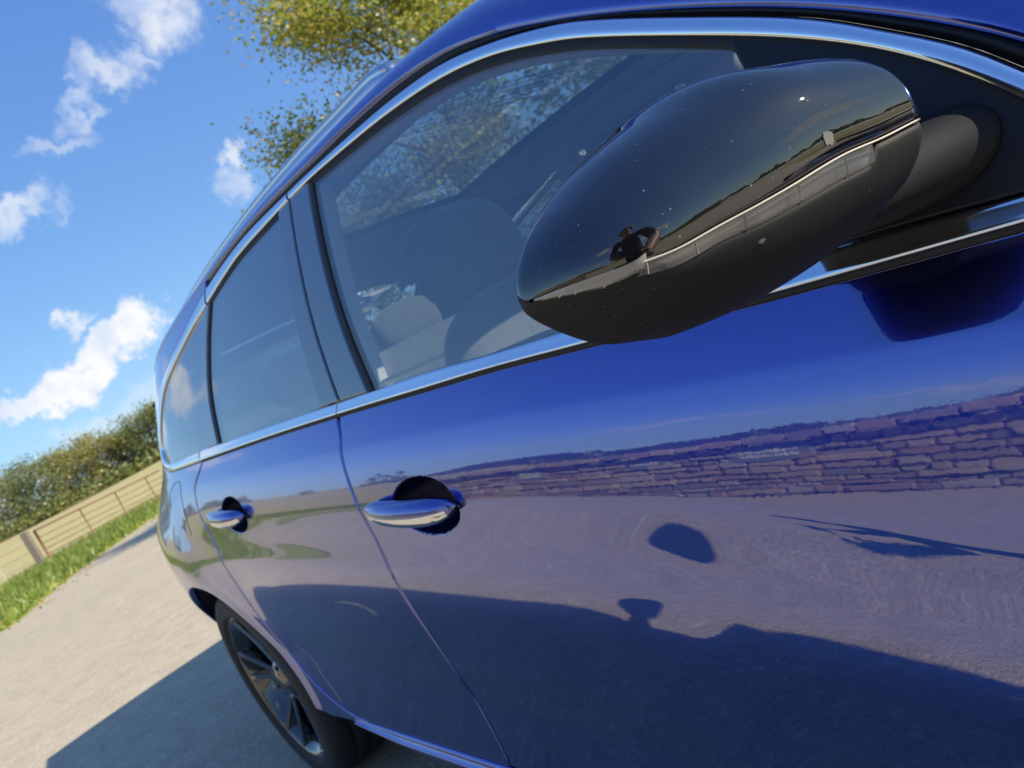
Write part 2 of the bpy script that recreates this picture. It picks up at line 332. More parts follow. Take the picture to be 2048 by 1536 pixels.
# one sheet of land to the horizon, fine near the car, coarse far off
ax = np.r_[-3000, -1800, -1000, -600, -420, -300, -220, np.arange(-180, -40, 10), np.arange(-40, 20, 2.), 20, 30, 45, 70, 110, 180, 300, 600, 1200, 3000]
ay = np.r_[-3000, -1600, -900, -500, -340, -260, -200, -160, -120, -90, -70, np.arange(-50, 30, 3.), 30, 45, 70, 110, 180, 300, 600, 1500, 3000]
gx, gy = np.meshgrid(ax, ay, indexing='ij'); hz = height(gx, gy)-.03
hz = hz+np.where((gx < -45) | (gy < -25), .25*np.sin(gx*.07)*np.cos(gy*.05), 0)
hz = np.minimum(hz, 9)
g = mesh_obj('ground', np.stack([gx, gy, hz], -1).reshape(-1, 3), grid_faces(len(ax), len(ay), flip=False), M['stubble']); tag(g, kind='structure')
# tarmac
def sheet(name, outline, z, m, kind='structure'):
    P = np.asarray(outline); res = delaunay_2d_cdt([Vector(p) for p in P], [(i, (i+1) % len(P)) for i in range(len(P))], [list(range(len(P)))], 1, 1e-5)
    V = np.array([tuple(v) for v in res[0]]); zz_ = np.broadcast_to(z(V[:, 0], V[:, 1]) if callable(z) else z, len(V))
    F = []
    for f in res[2]:
        a, b, c = V[f[0]], V[f[1]], V[f[2]]; F.append(tuple(f) if (b[0]-a[0])*(c[1]-a[1])-(c[0]-a[0])*(b[1]-a[1]) > 0 else tuple(f)[::-1])
    return tag(mesh_obj(name, np.stack([V[:, 0], V[:, 1], zz_], 1), F, m, None, False), kind=kind)
jit = np.random.default_rng(5)
E2 = np.array([p+jit.normal(0, .07, 2) for p in spline(EDGE, 5)])
road = sheet('road', list(map(tuple, E2))+[(-40, 14), (-28, 9.5), (-18, 6.0), (-8, 4.6), (4, 4.6), (80, 8), (80, -30), (1.5, -30), (-1.2, -12), (-1.4, -7.45), (-6, -7.45)], 0., M['asphalt'])
# verge between the tarmac and the gate, gently banked
vx, vy = [], []
rows = []
def edge_normals():
    t = np.gradient(EDGE, axis=0); t /= np.linalg.norm(t, axis=1, keepdims=True); nrm = np.stack([-t[:, 1], t[:, 0]], 1)
    s = np.sign(edge_side(EDGE[:, 0]+.5*nrm[:, 0], EDGE[:, 1]+.5*nrm[:, 1])); return nrm*s[:, None]
en = edge_normals()
widths = [-.12, .15, .6, 1.5, 3, 5, 7, 9]; zh = [-.012, .03, .07, .08, .06, .05, .02, -.06]
for p, q in zip(EDGE, en):
    wv = np.interp(p[0], [-36, -26, -20, -15, -11], [.75, .85, 1., 1.2, 1.2])
    rows.append([(p[0]+q[0]*w_*wv, p[1]+q[1]*w_*wv, float(height(p[0]+q[0]*w_*wv, p[1]+q[1]*w_*wv))+z_) for w_, z_ in zip(widths, zh)])
verge = loft('verge', rows, M['turf'], None, flip=True); tag(verge, kind='structure')
# grass behind the car under the hedge, the green at the far corner of the wall, a sandy pull-in beside it
tag(loft('bank', [[(x, 4.5+.25*math.sin(x*1.3), .0), (x, 5.0, .10), (x, 7, .22), (x, 12, .1), (x, 16, .0)] for x in np.linspace(-26, 30, 40)], M['turf'], None), kind='structure')
cir = lambda cx, cy, rx, ry, k=40, s_=0: [(cx+rx*math.cos(a)*(1+.08*math.sin(3*a+s_)), cy+ry*math.sin(a)*(1+.08*math.cos(2*a+s_))) for a in np.linspace(0, 2*math.pi, k, endpoint=False)]
sheet('sandy_pull_in', cir(-10.4, -6.2, 2.2, .8, 40, 1), .004, M['sand'])
sheet('grass_island', cir(-9.6, -4.4, 2.6, .55, 40, 2), .010, M['turf'])
# moorland hills beyond the wall
def ridge(name, pts, hts, depth, m):
    rows = []
    for (x, y), h in zip(pts, hts):
        dv = np.array([x-CAM[0], y-CAM[1]]); dv /= np.linalg.norm(dv)
        rows.append([(x+dv[0]*o*depth, y+dv[1]*o*depth, h*f-1.0) for o, f in ((-.5, 0), (-.3, .35), (-.12, .8), (0, 1.), (.2, .9), (.6, .3), (1, -.2))])
    return tag(loft(name, rows, m, None), kind='structure')
aa_ = np.radians(np.linspace(-178, -8, 60)); hp = [(CAM[0]+330*math.cos(a), CAM[1]+330*math.sin(a)) for a in aa_]
ridge('hills', hp, [17+5*math.sin(3*a+1)+3*math.sin(7*a)+1.5*math.sin(17*a)+.7*math.sin(41*a) for a in aa_], 160, M['hill'])

# ------------------------------------------------------------------ foliage
def leaf_mat(name, c1, c2, c3, trans=.35):
    m = bpy.data.materials.new(name); m.use_nodes = True; N, L, n = nodes(m.node_tree); N.clear()
    geo = n('ShaderNodeNewGeometry'); r_ = geo.outputs['Random Per Island']
    mp = n('ShaderNodeValToRGB', ins={0: r_}); e = mp.color_ramp.elements; e[0].color = (*c1, 1); e[1].color = (*c3, 1); k = e.new(.5); k.color = (*c2, 1)
    df = n('ShaderNodeBsdfDiffuse', ins={'Color': mp.outputs[0]}); tl = n('ShaderNodeBsdfTranslucent', ins={'Color': mp.outputs[0]}); gl = n('ShaderNodeBsdfGlossy', ins={'Color': (1, 1, 1, 1), 'Roughness': .45})
    a = n('ShaderNodeMixShader', ins={0: trans, 1: df.outputs[0], 2: tl.outputs[0]}); b = n('ShaderNodeMixShader', ins={0: .04, 1: a.outputs[0], 2: gl.outputs[0]})
    n('ShaderNodeOutputMaterial', ins={'Surface': b.outputs[0]}); return m
M['autumn'] = leaf_mat('autumn_leaves', (.17, .25, .03), (.37, .39, .05), (.52, .36, .09), .5)
M['green'] = leaf_mat('green_leaves', (.08, .15, .022), (.16, .25, .045), (.30, .34, .08), .4)
M['far_green'] = leaf_mat('hedgerow_leaves', (.08, .115, .03), (.14, .175, .045), (.26, .25, .07), .3)
M['far_gold'] = leaf_mat('turning_leaves', (.14, .15, .035), (.26, .24, .05), (.38, .33, .08), .3)
M['blade'] = leaf_mat('grass_blades', (.14, .24, .03), (.24, .34, .045), (.42, .41, .12), .35)
M['bark'] = mat('bark', (.10, .075, .05), .9, noise=(14, .8, (.05, .04, .03)), bump=(30, .6, .02))
def leaves(C, size, asp=.55, droop=.3, rg=rng):
    """one small folded-flat quad per centre"""
    k = len(C); a = rg.normal(size=(k, 3)); a[:, 2] = a[:, 2]*.5-droop; a /= np.linalg.norm(a, axis=1, keepdims=True)
    b = np.cross(a, rg.normal(size=(k, 3))); b /= np.linalg.norm(b, axis=1, keepdims=True)+1e-9
    s = (size*(.6+.8*rg.random(k)))[:, None]
    V = np.stack([C-a*s*.5, C+b*s*asp*.5, C+a*s*.5, C-b*s*asp*.5], 1).reshape(-1, 3)
    return V, np.arange(4*k).reshape(-1, 4)
def tree(name, base, h, rad, seed, leafm, nleaf, lsize, label, cat='tree', group=None, trunk_r=.14, crown_lo=.28, spread=1., clump=.5, lean=(0, 0), elong=1., shape=None):
    rg = np.random.default_rng(seed); e = empty(name, tuple(base)); mbk = MB(); tips = []
    top = np.array([lean[0], lean[1], h*.9]); spine = [np.array([0, 0, -.1])]+[top*t+np.array([rg.normal(0, .03*h*t), rg.normal(0, .03*h*t), 0]) for t in (.25, .5, .75, 1.)]
    mbk.tube(spine, [trunk_r, trunk_r*.8, trunk_r*.55, trunk_r*.3, trunk_r*.08], 9)
    nb_ = 17
    for i in range(nb_):
        t = crown_lo+(1-crown_lo)*(i+.5*rg.random())/nb_; k = t*4; j = min(int(k), 3); p0 = spine[j]+(spine[j+1]-spine[j])*(k-j)
        an = i*2.4+rg.normal(0, .3); r_ = rad*spread*(1.0 if shape is None else shape(t))*(.75+.4*rg.random())*math.sin(math.pi*min(1, max(.12, (1.08-t)/(1.08-crown_lo)))**.75)
        el = .25+.75*t; dv = np.array([math.cos(an)*elong, math.sin(an), el]); p2 = p0+dv*r_/np.linalg.norm(dv[:2]); p1 = (p0+p2)/2+np.array([0, 0, .08*r_]); w = trunk_r*.34*(1.1-t)+.012
        mbk.tube([p0, p1, p2], [w, w*.65, w*.2], 6)
        for s_ in range(6):
            u = .35+.65*rg.random(); q0 = p0+(p2-p0)*u+np.array([0, 0, .06*r_*math.sin(math.pi*u)]); a2 = an+rg.normal(0, .9); l2 = r_*(.25+.35*rg.random())
            q1 = q0+np.array([math.cos(a2), math.sin(a2), rg.normal(.15, .35)])*l2; mbk.tube([q0, (q0+q1)/2+[0, 0, .03*l2], q1], [w*.4, w*.28, w*.1], 4)
            tips += [(q0+(q1-q0)*v) for v in (.45, .75, 1.)]
        tips += [p2, p0+(p2-p0)*.8]
    mbk.build('trunk', M['bark'], e, True)
    tips = np.array(tips); idx = rg.integers(0, len(tips), nleaf); C = tips[idx]+rg.normal(size=(nleaf, 3))*np.array([1, 1, .7])*clump*rad*.22
    V, F = leaves(C, lsize, rg=rg)
    quads_np('crown', V, F, [leafm], parent=e)
    return tag(e, label, cat, group)
def gz(x, y): return float(height(x, y))
# the tall turning tree behind the car's tail
tree('autumn_tree', (-11.8, 7.4, .15), 7.6, 3.5, 3, M['autumn'], 58000, .085, 'loose yellow and orange autumn tree rising behind the roof of the blue car', trunk_r=.17, crown_lo=.14, clump=.46, lean=(1.1, 1.5), shape=lambda t: 1.12-.78*t)
tree('autumn_tree', (-15.3, 7.5, .05), 4.3, 1.7, 4, M['autumn'], 9000, .10, 'small yellowing tree beside the road, hidden behind the tail of the blue car', trunk_r=.1, crown_lo=.2, clump=.6)
# hedge trees on the bank behind the car, seen through its windows
HB = [((-6.2, 8.0), 4.4, 1.7, 'leafy green tree behind the car, seen through the rear of its front window'), ((-3.4, 8.6), 3.9, 1.6, 'leafy green tree beyond the car cabin, seen past the driver headrest'), ((-.6, 9.0), 4.0, 1.6, 'leafy green tree on the bank level with the car bonnet'), ((-9.3, 9.6), 4.6, 1.7, 'bushy green tree at the foot of the tall autumn tree'), ((2.6, 9.5), 3.8, 1.6, 'leafy green tree on the bank ahead of the car')]
for k, ((x, y), h_, r_, lb) in enumerate(HB):
    tree('hedge_tree', (x, y, .2), h_, r_, 20+k, M['green'], 7000, .11, lb, group='green trees on the bank behind the car', trunk_r=.09, crown_lo=.06, clump=.9)
# far hedgerow beyond the stubble field
FAR = []
lab_c = ['dark green', 'olive green', 'golden green']
for k, (az, dist, h_, r_, gold) in enumerate([(-4.5, 128, 7.2, 4.2, 0), (-2.2, 124, 7.4, 4.0, 1), (.2, 130, 8.0, 4.6, 0), (2.4, 126, 7.6, 3.8, 1), (4.2, 131, 7.4, 3.8, 0), (5.7, 122, 6.0, 3.4, 0), (7.3, 128, 6.2, 3.4, 1), (8.6, 133, 6.9, 3.6, 1), (10.1, 126, 5.4, 3.2, 1), (11.4, 128, 4.8, 2.8, 0), (12.9, 120, 6.4, 3.0, 0), (14.6, 119, 6.6, 3.2, 0), (17, 122, 6.4, 3.4, 1), (19.4, 125, 7, 3.5, 0)]):
    a = R(az); x, y = CAM[0]-dist*math.cos(a), CAM[1]+dist*math.sin(a); FAR.append((x, y, h_, r_, gold))
pos_words = ['leftmost', 'second from left', 'third from left', 'fourth from left', 'fifth from left', 'sixth from left', 'seventh from left', 'eighth from left', 'ninth from left', 'tenth from left', 'eleventh from left', 'next to the rear of the car', 'hidden behind the rear of the car', 'far behind the car tailgate']
for k, (x, y, h_, r_, gold) in enumerate(FAR):
    lb = '%s %s tree in the hedgerow beyond the stubble field' % (pos_words[k] if k < 11 else '', ['dark green', 'golden'][gold]) if k < 11 else '%s tree in the far hedgerow, %s' % (['dark green', 'golden'][gold], pos_words[k])
    tree('hedgerow_tree', (x, y, gz(x, y)-.3), h_, r_, 50+k, M['far_gold'] if gold else M['far_green'], 7000, .30, ' '.join(lb.split()), group='trees in the hedgerow beyond the field', trunk_r=.2, crown_lo=.04, clump=1.15)
# scrub at their feet
k = 9000; az = np.radians(rng.uniform(-7, 22, k)); ds = 119+rng.normal(0, 2.2, k); X = CAM[0]-ds*np.cos(az); Y = CAM[1]+ds*np.sin(az)
C = np.stack([X, Y, height(X, Y)+np.abs(rng.normal(0, .8, k))+.1], 1); V, F = leaves(C, .55)
o = quads_np('undergrowth', V, F, [M['far_green']]); tag(o, 'dark scrub along the foot of the far hedgerow', 'undergrowth', kind='stuff')
# wooded skyline over the wall, on the camera's side of the road
k = 22000; az = rng.uniform(-170, 62, k); a = np.radians(az); ds = 190+rng.normal(0, 8, k); X = CAM[0]+ds*np.cos(a); Y = CAM[1]+ds*np.sin(a)
hh = 4+2.5*np.sin(a*23)+2*np.sin(a*61+1)+1.2*np.sin(a*140); C = np.stack([X, Y, height(X, Y)*0+3.0+np.clip(hh, .6, 9)*rng.random(k)], 1); V, F = leaves(C, 2.2)
o = quads_np('distant_wood', V, F, [M['far_green']]); tag(o, 'dark band of woodland on the skyline across the road', 'woodland', kind='stuff')
# grass on the verge
k = 26000; i = rng.integers(0, len(EDGE), k); w_ = rng.random(k)**1.4*6.5-.05; P = EDGE[i]+en[i]*w_[:, None]*np.interp(EDGE[i][:, 0], [-36, -26, -20, -15, -11], [.75, .85, 1., 1.2, 1.2])[:, None]+rng.normal(0, .25, (k, 2))
keep = edge_side(P[:, 0], P[:, 1]) > -.05; P = P[keep]; k = len(P); hgt = (.10+.20*rng.random(k))*np.interp(w_[keep], [0, .4, 2, 6], [.6, 1, 1.2, 1.0])
an = rng.uniform(0, math.pi, k); ln = rng.normal(0, .10, (k, 2)); z0 = height(P[:, 0], P[:, 1])+.03; wd = .025
V = np.stack([np.stack([P[:, 0]-wd*np.cos(an), P[:, 1]-wd*np.sin(an), z0], 1), np.stack([P[:, 0]+wd*np.cos(an), P[:, 1]+wd*np.sin(an), z0], 1), np.stack([P[:, 0]+ln[:, 0]+.004, P[:, 1]+ln[:, 1], z0+hgt], 1), np.stack([P[:, 0]+ln[:, 0]-.004, P[:, 1]+ln[:, 1], z0+hgt], 1)], 1).reshape(-1, 3)
o = quads_np('grass', V, np.arange(4*k).reshape(-1, 4), [M['blade']]); tag(o, 'bright green grass growing along the verge by the gate', 'grass', kind='stuff')

# fallen leaves blown against the tarmac edge
k = 420; i = rng.integers(0, len(EDGE), k); P = EDGE[i]-en[i]*np.abs(rng.normal(0, .35, k))[:, None]+rng.normal(0, .2, (k, 2)); V, F = leaves(np.stack([P[:, 0], P[:, 1], np.full(k, .035)], 1), .07)
tag(quads_np('fallen_leaves', V, F, [M['autumn']]), 'scatter of fallen autumn leaves along the edge of the road', 'leaves', kind='stuff')
# ------------------------------------------------------------------ field gate, posts and wire
M['red_steel'] = mat('weathered_red_gate_paint', (.20, .075, .045), .7, noise=(9, .8, (.17, .10, .06)))
M['post_wood'] = mat('weathered_post', (.23, .20, .16), .9, noise=(6, .8, (.12, .10, .08)), bump=(40, .5, .01))
M['pale_wood'] = mat('pale_post', (.42, .37, .29), .9, noise=(6, .6, (.30, .25, .18)))
G0 = np.array([-29.7, .82]); G1 = np.array([-32.9, 5.75]); gd = (G1-G0)/np.linalg.norm(G1-G0); GL = np.linalg.norm(G1-G0)
def gp(s, z): p = G0+gd*s; return (p[0], p[1], gz(p[0], p[1])+.03+z)
gate = tag(empty('field_gate', gp(0, 0)), 'weathered red metal bar gate between the grass verge and the stubble field', 'gate')
def gpart(name, pts, r_, m=M['red_steel']):
    mbx = MB(); mbx.tube([np.array(p)-np.array(gate.location) for p in pts], r_, 7); return mbx.build(name, m, gate, True)
for z in (1.18, .92, .70, .50, .32, .16): gpart('bar', [gp(.12, z), gp(GL, z)], .028 if z > 1 else .014)
gpart('stile', [gp(.12, .14), gp(.12, 1.20)], .045)
for s_ in (1.95, 3.55, 5.1): gpart('brace', [gp(s_, .14), gp(s_, 1.20)], .022)
mbx = MB(); mbx.box(gp(-.22, .62), (.20, .20, 1.32), Matrix.Rotation(1.0, 3, 'Z')); tag(mbx.build('gate_post', M['post_wood']), 'thick dark wooden post at the hanging end of the red gate', 'gate post')
def fpost(name, x, y, h_, w_, m, lb):
    mbx = MB(); mbx.box((x, y, gz(x, y)+h_/2-.05), (w_, w_, h_), None, .85); return tag(mbx.build(name, m), lb, 'post', 'fence posts beside the gate')
fpost('fence_post', -27.6, -.72, 1.05, .11, M['pale_wood'], 'pale fence post in the grass nearest the road edge')
fpost('fence_post', -31.0, -.35, 1.1, .09, M['pale_wood'], 'pale slim fence post just beside the dark gate post')
fpost('fence_post', -26.0, -3.4, 1.05, .10, M['pale_wood'], 'pale fence post at the far edge of the verge, away from the gate')
for z in (.35, .65, .95):
    mbx = MB(); mbx.tube([(-29.5, .55, gz(-29.5, .5)+z), (-31.0, -.35, gz(-31, -.3)+z), (-27.6, -.72, gz(-27.6, -.7)+z), (-26.0, -3.4, gz(-26, -3.4)+z), (-23.5, -7.5, gz(-23, -7)+z)], .006, 5)
    tag(mbx.build('fence_wire', M['disc'] if 'disc' in M else M['post_wood']), ['lowest', 'middle', 'top'][int((z-.3)/.3)]+' strand of fence wire running past the pale posts', 'wire', 'strands of the wire fence')

# ------------------------------------------------------------------ stone wall across the road
M['stone'] = [mat('sandstone_%d' % i, c, .9, noise=(5, .8, c2), bump=(18, .7, .02)) for i, (c, c2) in enumerate([((.50, .38, .27), (.36, .27, .19)), ((.42, .34, .27), (.28, .22, .18)), ((.58, .46, .33), (.42, .32, .22)), ((.34, .29, .25), (.22, .19, .16)), ((.46, .33, .25), (.32, .22, .16)), ((.54, .48, .40), (.38, .33, .27))])]
M['mortar'] = mat('dark_mortar', (.30, .25, .20), .95)
wall = tag(empty('stone_wall', (-7.0, -7.75, 0)), 'coursed sandstone wall across the road, mirrored in the blue doors', 'wall')
mbx = MB(); mbx.box((0, 0, .50), (11.2, .34, 1.04)); mbx.build('core', M['mortar'], wall)
def stone_mesh(seed):
    rg = np.random.default_rng(seed); V = []
    for z in (-.5, .5):
        for x, y in ((-.5, -.5), (.5, -.5), (.5, .5), (-.5, .5)): V.append((x+rg.normal(0, .035), y, z+rg.normal(0, .10)))
    V += [(x*.90+rg.normal(0, .02), .5+.5*1, z*.82+rg.normal(0, .03)) for x, z in ((-.5, -.5), (.5, -.5), (.5, .5), (-.5, .5))]
    F = [(0, 1, 5, 4), (1, 2, 6, 5), (2, 3, 7, 6), (3, 0, 4, 7), (4, 5, 6, 7), (3, 2, 1, 0)][:0]
    # front (towards the road, +y) is the bevelled face
    F = [(0, 1, 5, 4), (1, 0, 3, 2), (4, 5, 6, 7), (0, 4, 7, 3), (1, 2, 6, 5), (3, 7, 10, 11)[:0] or (2, 3, 8, 9), (6, 2, 9, 10), (7, 6, 10, 11), (3, 7, 11, 8), (8, 11, 10, 9)]
    me = bpy.data.meshes.new('stone'); me.from_pydata(V, [], F); me.update(); return me
protos = [stone_mesh(s_) for s_ in range(8)]; protos = [[p.copy() for p in protos] for _ in M['stone']]
for pr, m_ in zip(protos, M['stone']):
    for p in pr: p.materials.append(m_)
z = 0.; row = 0; nst = 0
while z < 1.0:
    hh_ = rnd.choice([.08, .10, .12, .15]); x = -5.6+rnd.uniform(0, .15)
    if z+hh_ > 1.06: hh_ = 1.06-z
    if hh_ < .05: break
    while x < 5.55:
        ln_ = min(rnd.choice([rnd.uniform(.18, .3), rnd.uniform(.3, .55), rnd.uniform(.45, .8)]), 5.6-x)
        if ln_ < .12: break
        o = bpy.data.objects.new('stone', rnd.choice(rnd.choice(protos))); link(o, wall)
        o.location = (x+ln_/2, .155+rnd.uniform(0, .05), z+hh_/2+rnd.uniform(-.012, .012)); o.scale = (ln_-rnd.uniform(.012, .04), .05, hh_-rnd.uniform(.012, .035)); x += ln_; nst += 1
    z += hh_; row += 1
x = -5.6
while x < 5.5:      # rough cope stones
    ln_ = rnd.uniform(.3, .6); o = bpy.data.objects.new('cope_stone', rnd.choice(rnd.choice(protos))); link(o, wall)
    o.location = (x+ln_/2, .03, 1.10+rnd.uniform(0, .02)); o.scale = (ln_-.02, .32, .11+rnd.uniform(0, .03)); x += ln_
M['plate'] = mat('pale_name_plate', (.50, .52, .50), .5); M['plate_mark'] = mat('plate_marks', (.75, .75, .72), .5); M['slate'] = mat('slate_plate', (.20, .23, .25), .5)
def plaque(x, z, w_, h_, oval, lb, lines):
    e = tag(empty('name_plate', (x, -7.52, z)), lb, 'sign', 'plates fixed to the stone wall')
    k = 28; out = [((w_/2*math.cos(a), h_/2*math.sin(a)) if oval else (w_/2*max(-1, min(1, 1.3*math.cos(a))), h_/2*max(-1, min(1, 1.3*math.sin(a))))) for a in np.linspace(0, 2*math.pi, k, endpoint=False)]
    rows = [[(p[0], -.06, p[1]) for p in out], [(p[0], .0, p[1]) for p in out], [(p[0]*.97, .012, p[1]*.95) for p in out]]
    loft('plate', rows, M['slate'], e, closed_c=True, caps=True, smooth=False)
    for j in range(lines):
        mbx = MB(); xx = -w_*.36; rg = random.Random(int(x*100)+j)
        zz2 = (lines/2-.5-j)*h_*.30
        while xx < w_*.34:
            lw = rg.uniform(.03, .06)*w_*1.0; mbx.box((xx+lw/2, .0145, zz2+rg.uniform(-.01, .01)*h_), (lw*.8, .006, h_*.17)); xx += lw*1.25
        mbx.build('raised_marks', M['plate_mark'], e)
plaque(-9.4, .84, .85, .30, False, 'small slate plate with two pale rows, at the far end of the stone wall', 2)
plaque(-6.7, .86, .70, .28, True, 'oval slate plate on the middle of the stone wall', 1)
plaque(-4.9, .84, 1.0, .32, False, 'wide slate plate with two pale rows, nearest end of the stone wall', 2)
# ================================================================== the car
def pch(xs, ys):
    """monotone cubic interpolation through (xs, ys), straight beyond the ends"""
    xs = np.array(xs, float); ys = np.array(ys, float); o = np.argsort(xs); xs = xs[o]; ys = ys[o]
    h = np.diff(xs); dl = np.diff(ys)/h; m = np.zeros_like(ys)
    a, b = np.where(dl[:-1] == 0, 1e-9, dl[:-1]), np.where(dl[1:] == 0, 1e-9, dl[1:])
    m[1:-1] = np.where(dl[:-1]*dl[1:] > 0, 3*(h[:-1]+h[1:])/((2*h[1:]+h[:-1])/a+(h[1:]+2*h[:-1])/b), 0)
    m[0] = dl[0]; m[-1] = dl[-1]
    def f(x):
        x = np.asarray(x, float); xc = np.clip(x, xs[0], xs[-1])
        i = np.clip(np.searchsorted(xs, xc)-1, 0, len(xs)-2); t = (xc-xs[i])/h[i]; t2 = t*t; t3 = t2*t
        y = (2*t3-3*t2+1)*ys[i]+(t3-2*t2+t)*h[i]*m[i]+(-2*t3+3*t2)*ys[i+1]+(t3-t2)*h[i]*m[i+1]
        return y+np.where(x < xs[0], (x-xs[0])*m[0], 0)+np.where(x > xs[-1], (x-xs[-1])*m[-1], 0)
    return f
# belt line (lower edge of the chrome) and half-width of the body there
zb = pch([.8, .3, -.1, -.484, -.647, -.871, -1.016, -1.176, -1.368, -1.781, -2.266, -2.567, -2.8, -3.2, -3.7],
         [.80, .865, .903, .927, .937, .954, .965, .973, .983, 1.001, 1.016, 1.024, 1.034, 1.05, 1.06])
zup = pch([.3, -.48, -.551, -.895, -1.011, -1.177, -1.327, -1.436, -1.7, -2.066, -2.216, -2.513],
          [.88, .942, .949, .972, .979, .991, .998, 1.003, 1.015, 1.031, 1.037, 1.042])
Yb = pch([.85, .3, -.2, -.5, -1, -1.8, -2.3, -2.6, -2.85, -3.1, -3.4, -3.7],
         [.66, .775, .812, .822, .830, .830, .825, .815, .782, .715, .60, .45])
cz = pch([.4, 0, -.4, -.55, -.65, -.78, -.9, -1.15, -1.8, -3], [-.2, -.2, -.2, -.185, -.168, -.152, -.147, -.139, -.135, -.13])
dipf = pch([.4, -.3, -.55, -.70, -.78, -.835, -.89, -.97, -1.1, -1.4, -2, -2.6, -3.2], [2, 2, 1, -2.4, -4.6, -5.8, -4.6, -2.8, -1.6, 1, 4, 6, 6])
bmpf = pch([.4, -.3, -.55, -.8, -1.0, -1.4, -2, -2.6, -3.2], [2, 2, 2, 1.5, 3, 6, 8.5, 11.5, 11])
hau = pch([0, -2.2, -2.5, -2.73, -3.0, -3.4, -3.7], [0, 0, .006, .03, .07, .12, .16])
AXR, AZ, RARCH = -2.70, .325, .375       # rear axle, arch
HANDLES = [(-1.275, .832), (-2.112, .880)]
def upper(x, z):
    t = z-zb(x); return Yb(x)-.33*t-.28*t*np.abs(t)
def lower(x, z, dents=True):
    x = np.asarray(x, float); z = np.asarray(z, float); x, z = np.broadcast_arrays(x, z)
    dz = np.minimum(z-zb(x), 0); c = cz(x); o = 0*c
    # tilt of the panel's normal, degrees above the horizontal, at heights below the belt
    c2 = np.maximum(c, -.152)
    zs = [o, o-.045, o-.056, o-.087, c+.006, c-.016, np.maximum(c-.046, c2-.075), c2-.096, c2-.137, c2-.22, c2-.36, c2-.42, c2-.60]
    ph = [33+o, 26+o, 17.5+o, 12.3+o, 9.6+o, dipf(x), dipf(x), bmpf(x), -4+o, -9+o, -9+o, -2+o, 6+o]
    tot = np.zeros_like(dz)
    for i in range(len(zs)-1):
        Ls = zs[i]-zs[i+1]; t = np.clip((zs[i]-dz)/Ls, 0, 1)
        A, B = np.tan(np.radians(ph[i])), np.tan(np.radians(ph[i+1]))
        tot = tot+Ls*(A*t+(B-A)*(t**3-t**4/2))
    w = np.clip(-dz/.22, 0, 1); w = w*w*(3-2*w)
    r = np.hypot(x-AXR, z-AZ); r2 = np.hypot(x, z-AZ)
    lip = .010*np.exp(-((r-.37)/.028)**2)+.012*np.exp(-((r-.40)/.10)**2)+.012*np.exp(-((r2-.37)/.028)**2)
    y = Yb(x)+tot+hau(x)*w*(1-.75*np.clip((.66-z)/.36, 0, 1)*np.clip((-x-2.85)/.2, 0, 1))+lip
    if dents:
        for hx, hz in HANDLES:      # scooped finger recess behind each handle
            q = ((x-hx-.033)/.086)**2+((z-hz+.003)/.043)**2
            k = np.clip(1-q, 0, 1); y = y-.044*(1-(1-k)**1.7)
    return y
def body(x, z):
    return np.where(np.asarray(z) > zb(x), upper(x, z), lower(x, z))

def resample(P, step):
    P = np.asarray(P, float); out = []
    for a, b in zip(P, np.roll(P, -1, 0)):
        k = max(1, int(math.ceil(np.linalg.norm(b-a)/step)))
        out += [a+(b-a)*i/k for i in range(k)]
    return np.array(out)
def smooth_open(P, step=.012):
    """Catmull-Rom through an open list of points"""
    P = np.asarray(P, float); Q = np.vstack([2*P[0]-P[1], P, 2*P[-1]-P[-2]]); out = []
    for i in range(1, len(Q)-2):
        p0, p1, p2, p3 = Q[i-1:i+3]; k = max(1, int(np.linalg.norm(p2-p1)/step))
        for j in range(k):
            t = j/k
            out.append(.5*((2*p1)+(-p0+p2)*t+(2*p0-5*p1+4*p2-p3)*t*t+(-p0+3*p1-3*p2+p3)*t**3))
    out.append(P[-1]); return np.array(out)
def inset(P, dist):
    """move a closed outline inwards"""
    a = np.roll(P, 1, 0); b = np.roll(P, -1, 0)
    area = np.sum(P[:, 0]*b[:, 1]-b[:, 0]*P[:, 1]); s = 1 if area > 0 else -1
    e1 = P-a; e2 = b-P; e1 = e1/(np.linalg.norm(e1, axis=1, keepdims=True)+1e-12); e2 = e2/(np.linalg.norm(e2, axis=1, keepdims=True)+1e-12)
    n1 = s*np.stack([-e1[:, 1], e1[:, 0]], 1); n2 = s*np.stack([-e2[:, 1], e2[:, 0]], 1)
    m = n1+n2; m /= np.linalg.norm(m, axis=1, keepdims=True)+1e-12
    k = np.clip(1/np.maximum((m*n1).sum(1, keepdims=True), .5), 1, 2)
    return P+dist*k*m
def seg_dist(Q, P):
    """distance of points Q to closed outline P, and index of the nearest edge"""
    A = P; B = np.roll(P, -1, 0); AB = B-A; L2 = (AB**2).sum(1)+1e-15
    best = np.full(len(Q), 1e9); idx = np.zeros(len(Q), int)
    for s in range(0, len(Q), 3000):
        q = Q[s:s+3000, None, :]; t = np.clip(((q-A)*AB).sum(2)/L2, 0, 1)
        dd = np.linalg.norm(q-(A+t[..., None]*AB), axis=2); k = dd.argmin(1)
        best[s:s+3000] = dd[np.arange(len(k)), k]; idx[s:s+3000] = k
    return best, idx
def inside(Q, P):
    c = np.zeros(len(Q), bool); a = P; b = np.roll(P, -1, 0)
    for (x1, y1), (x2, y2) in zip(a, b):
        if y1 == y2: continue
        m = ((y1 > Q[:, 1]) != (y2 > Q[:, 1])) & (Q[:, 0] < (x2-x1)*(Q[:, 1]-y1)/(y2-y1)+x1); c ^= m
    return c
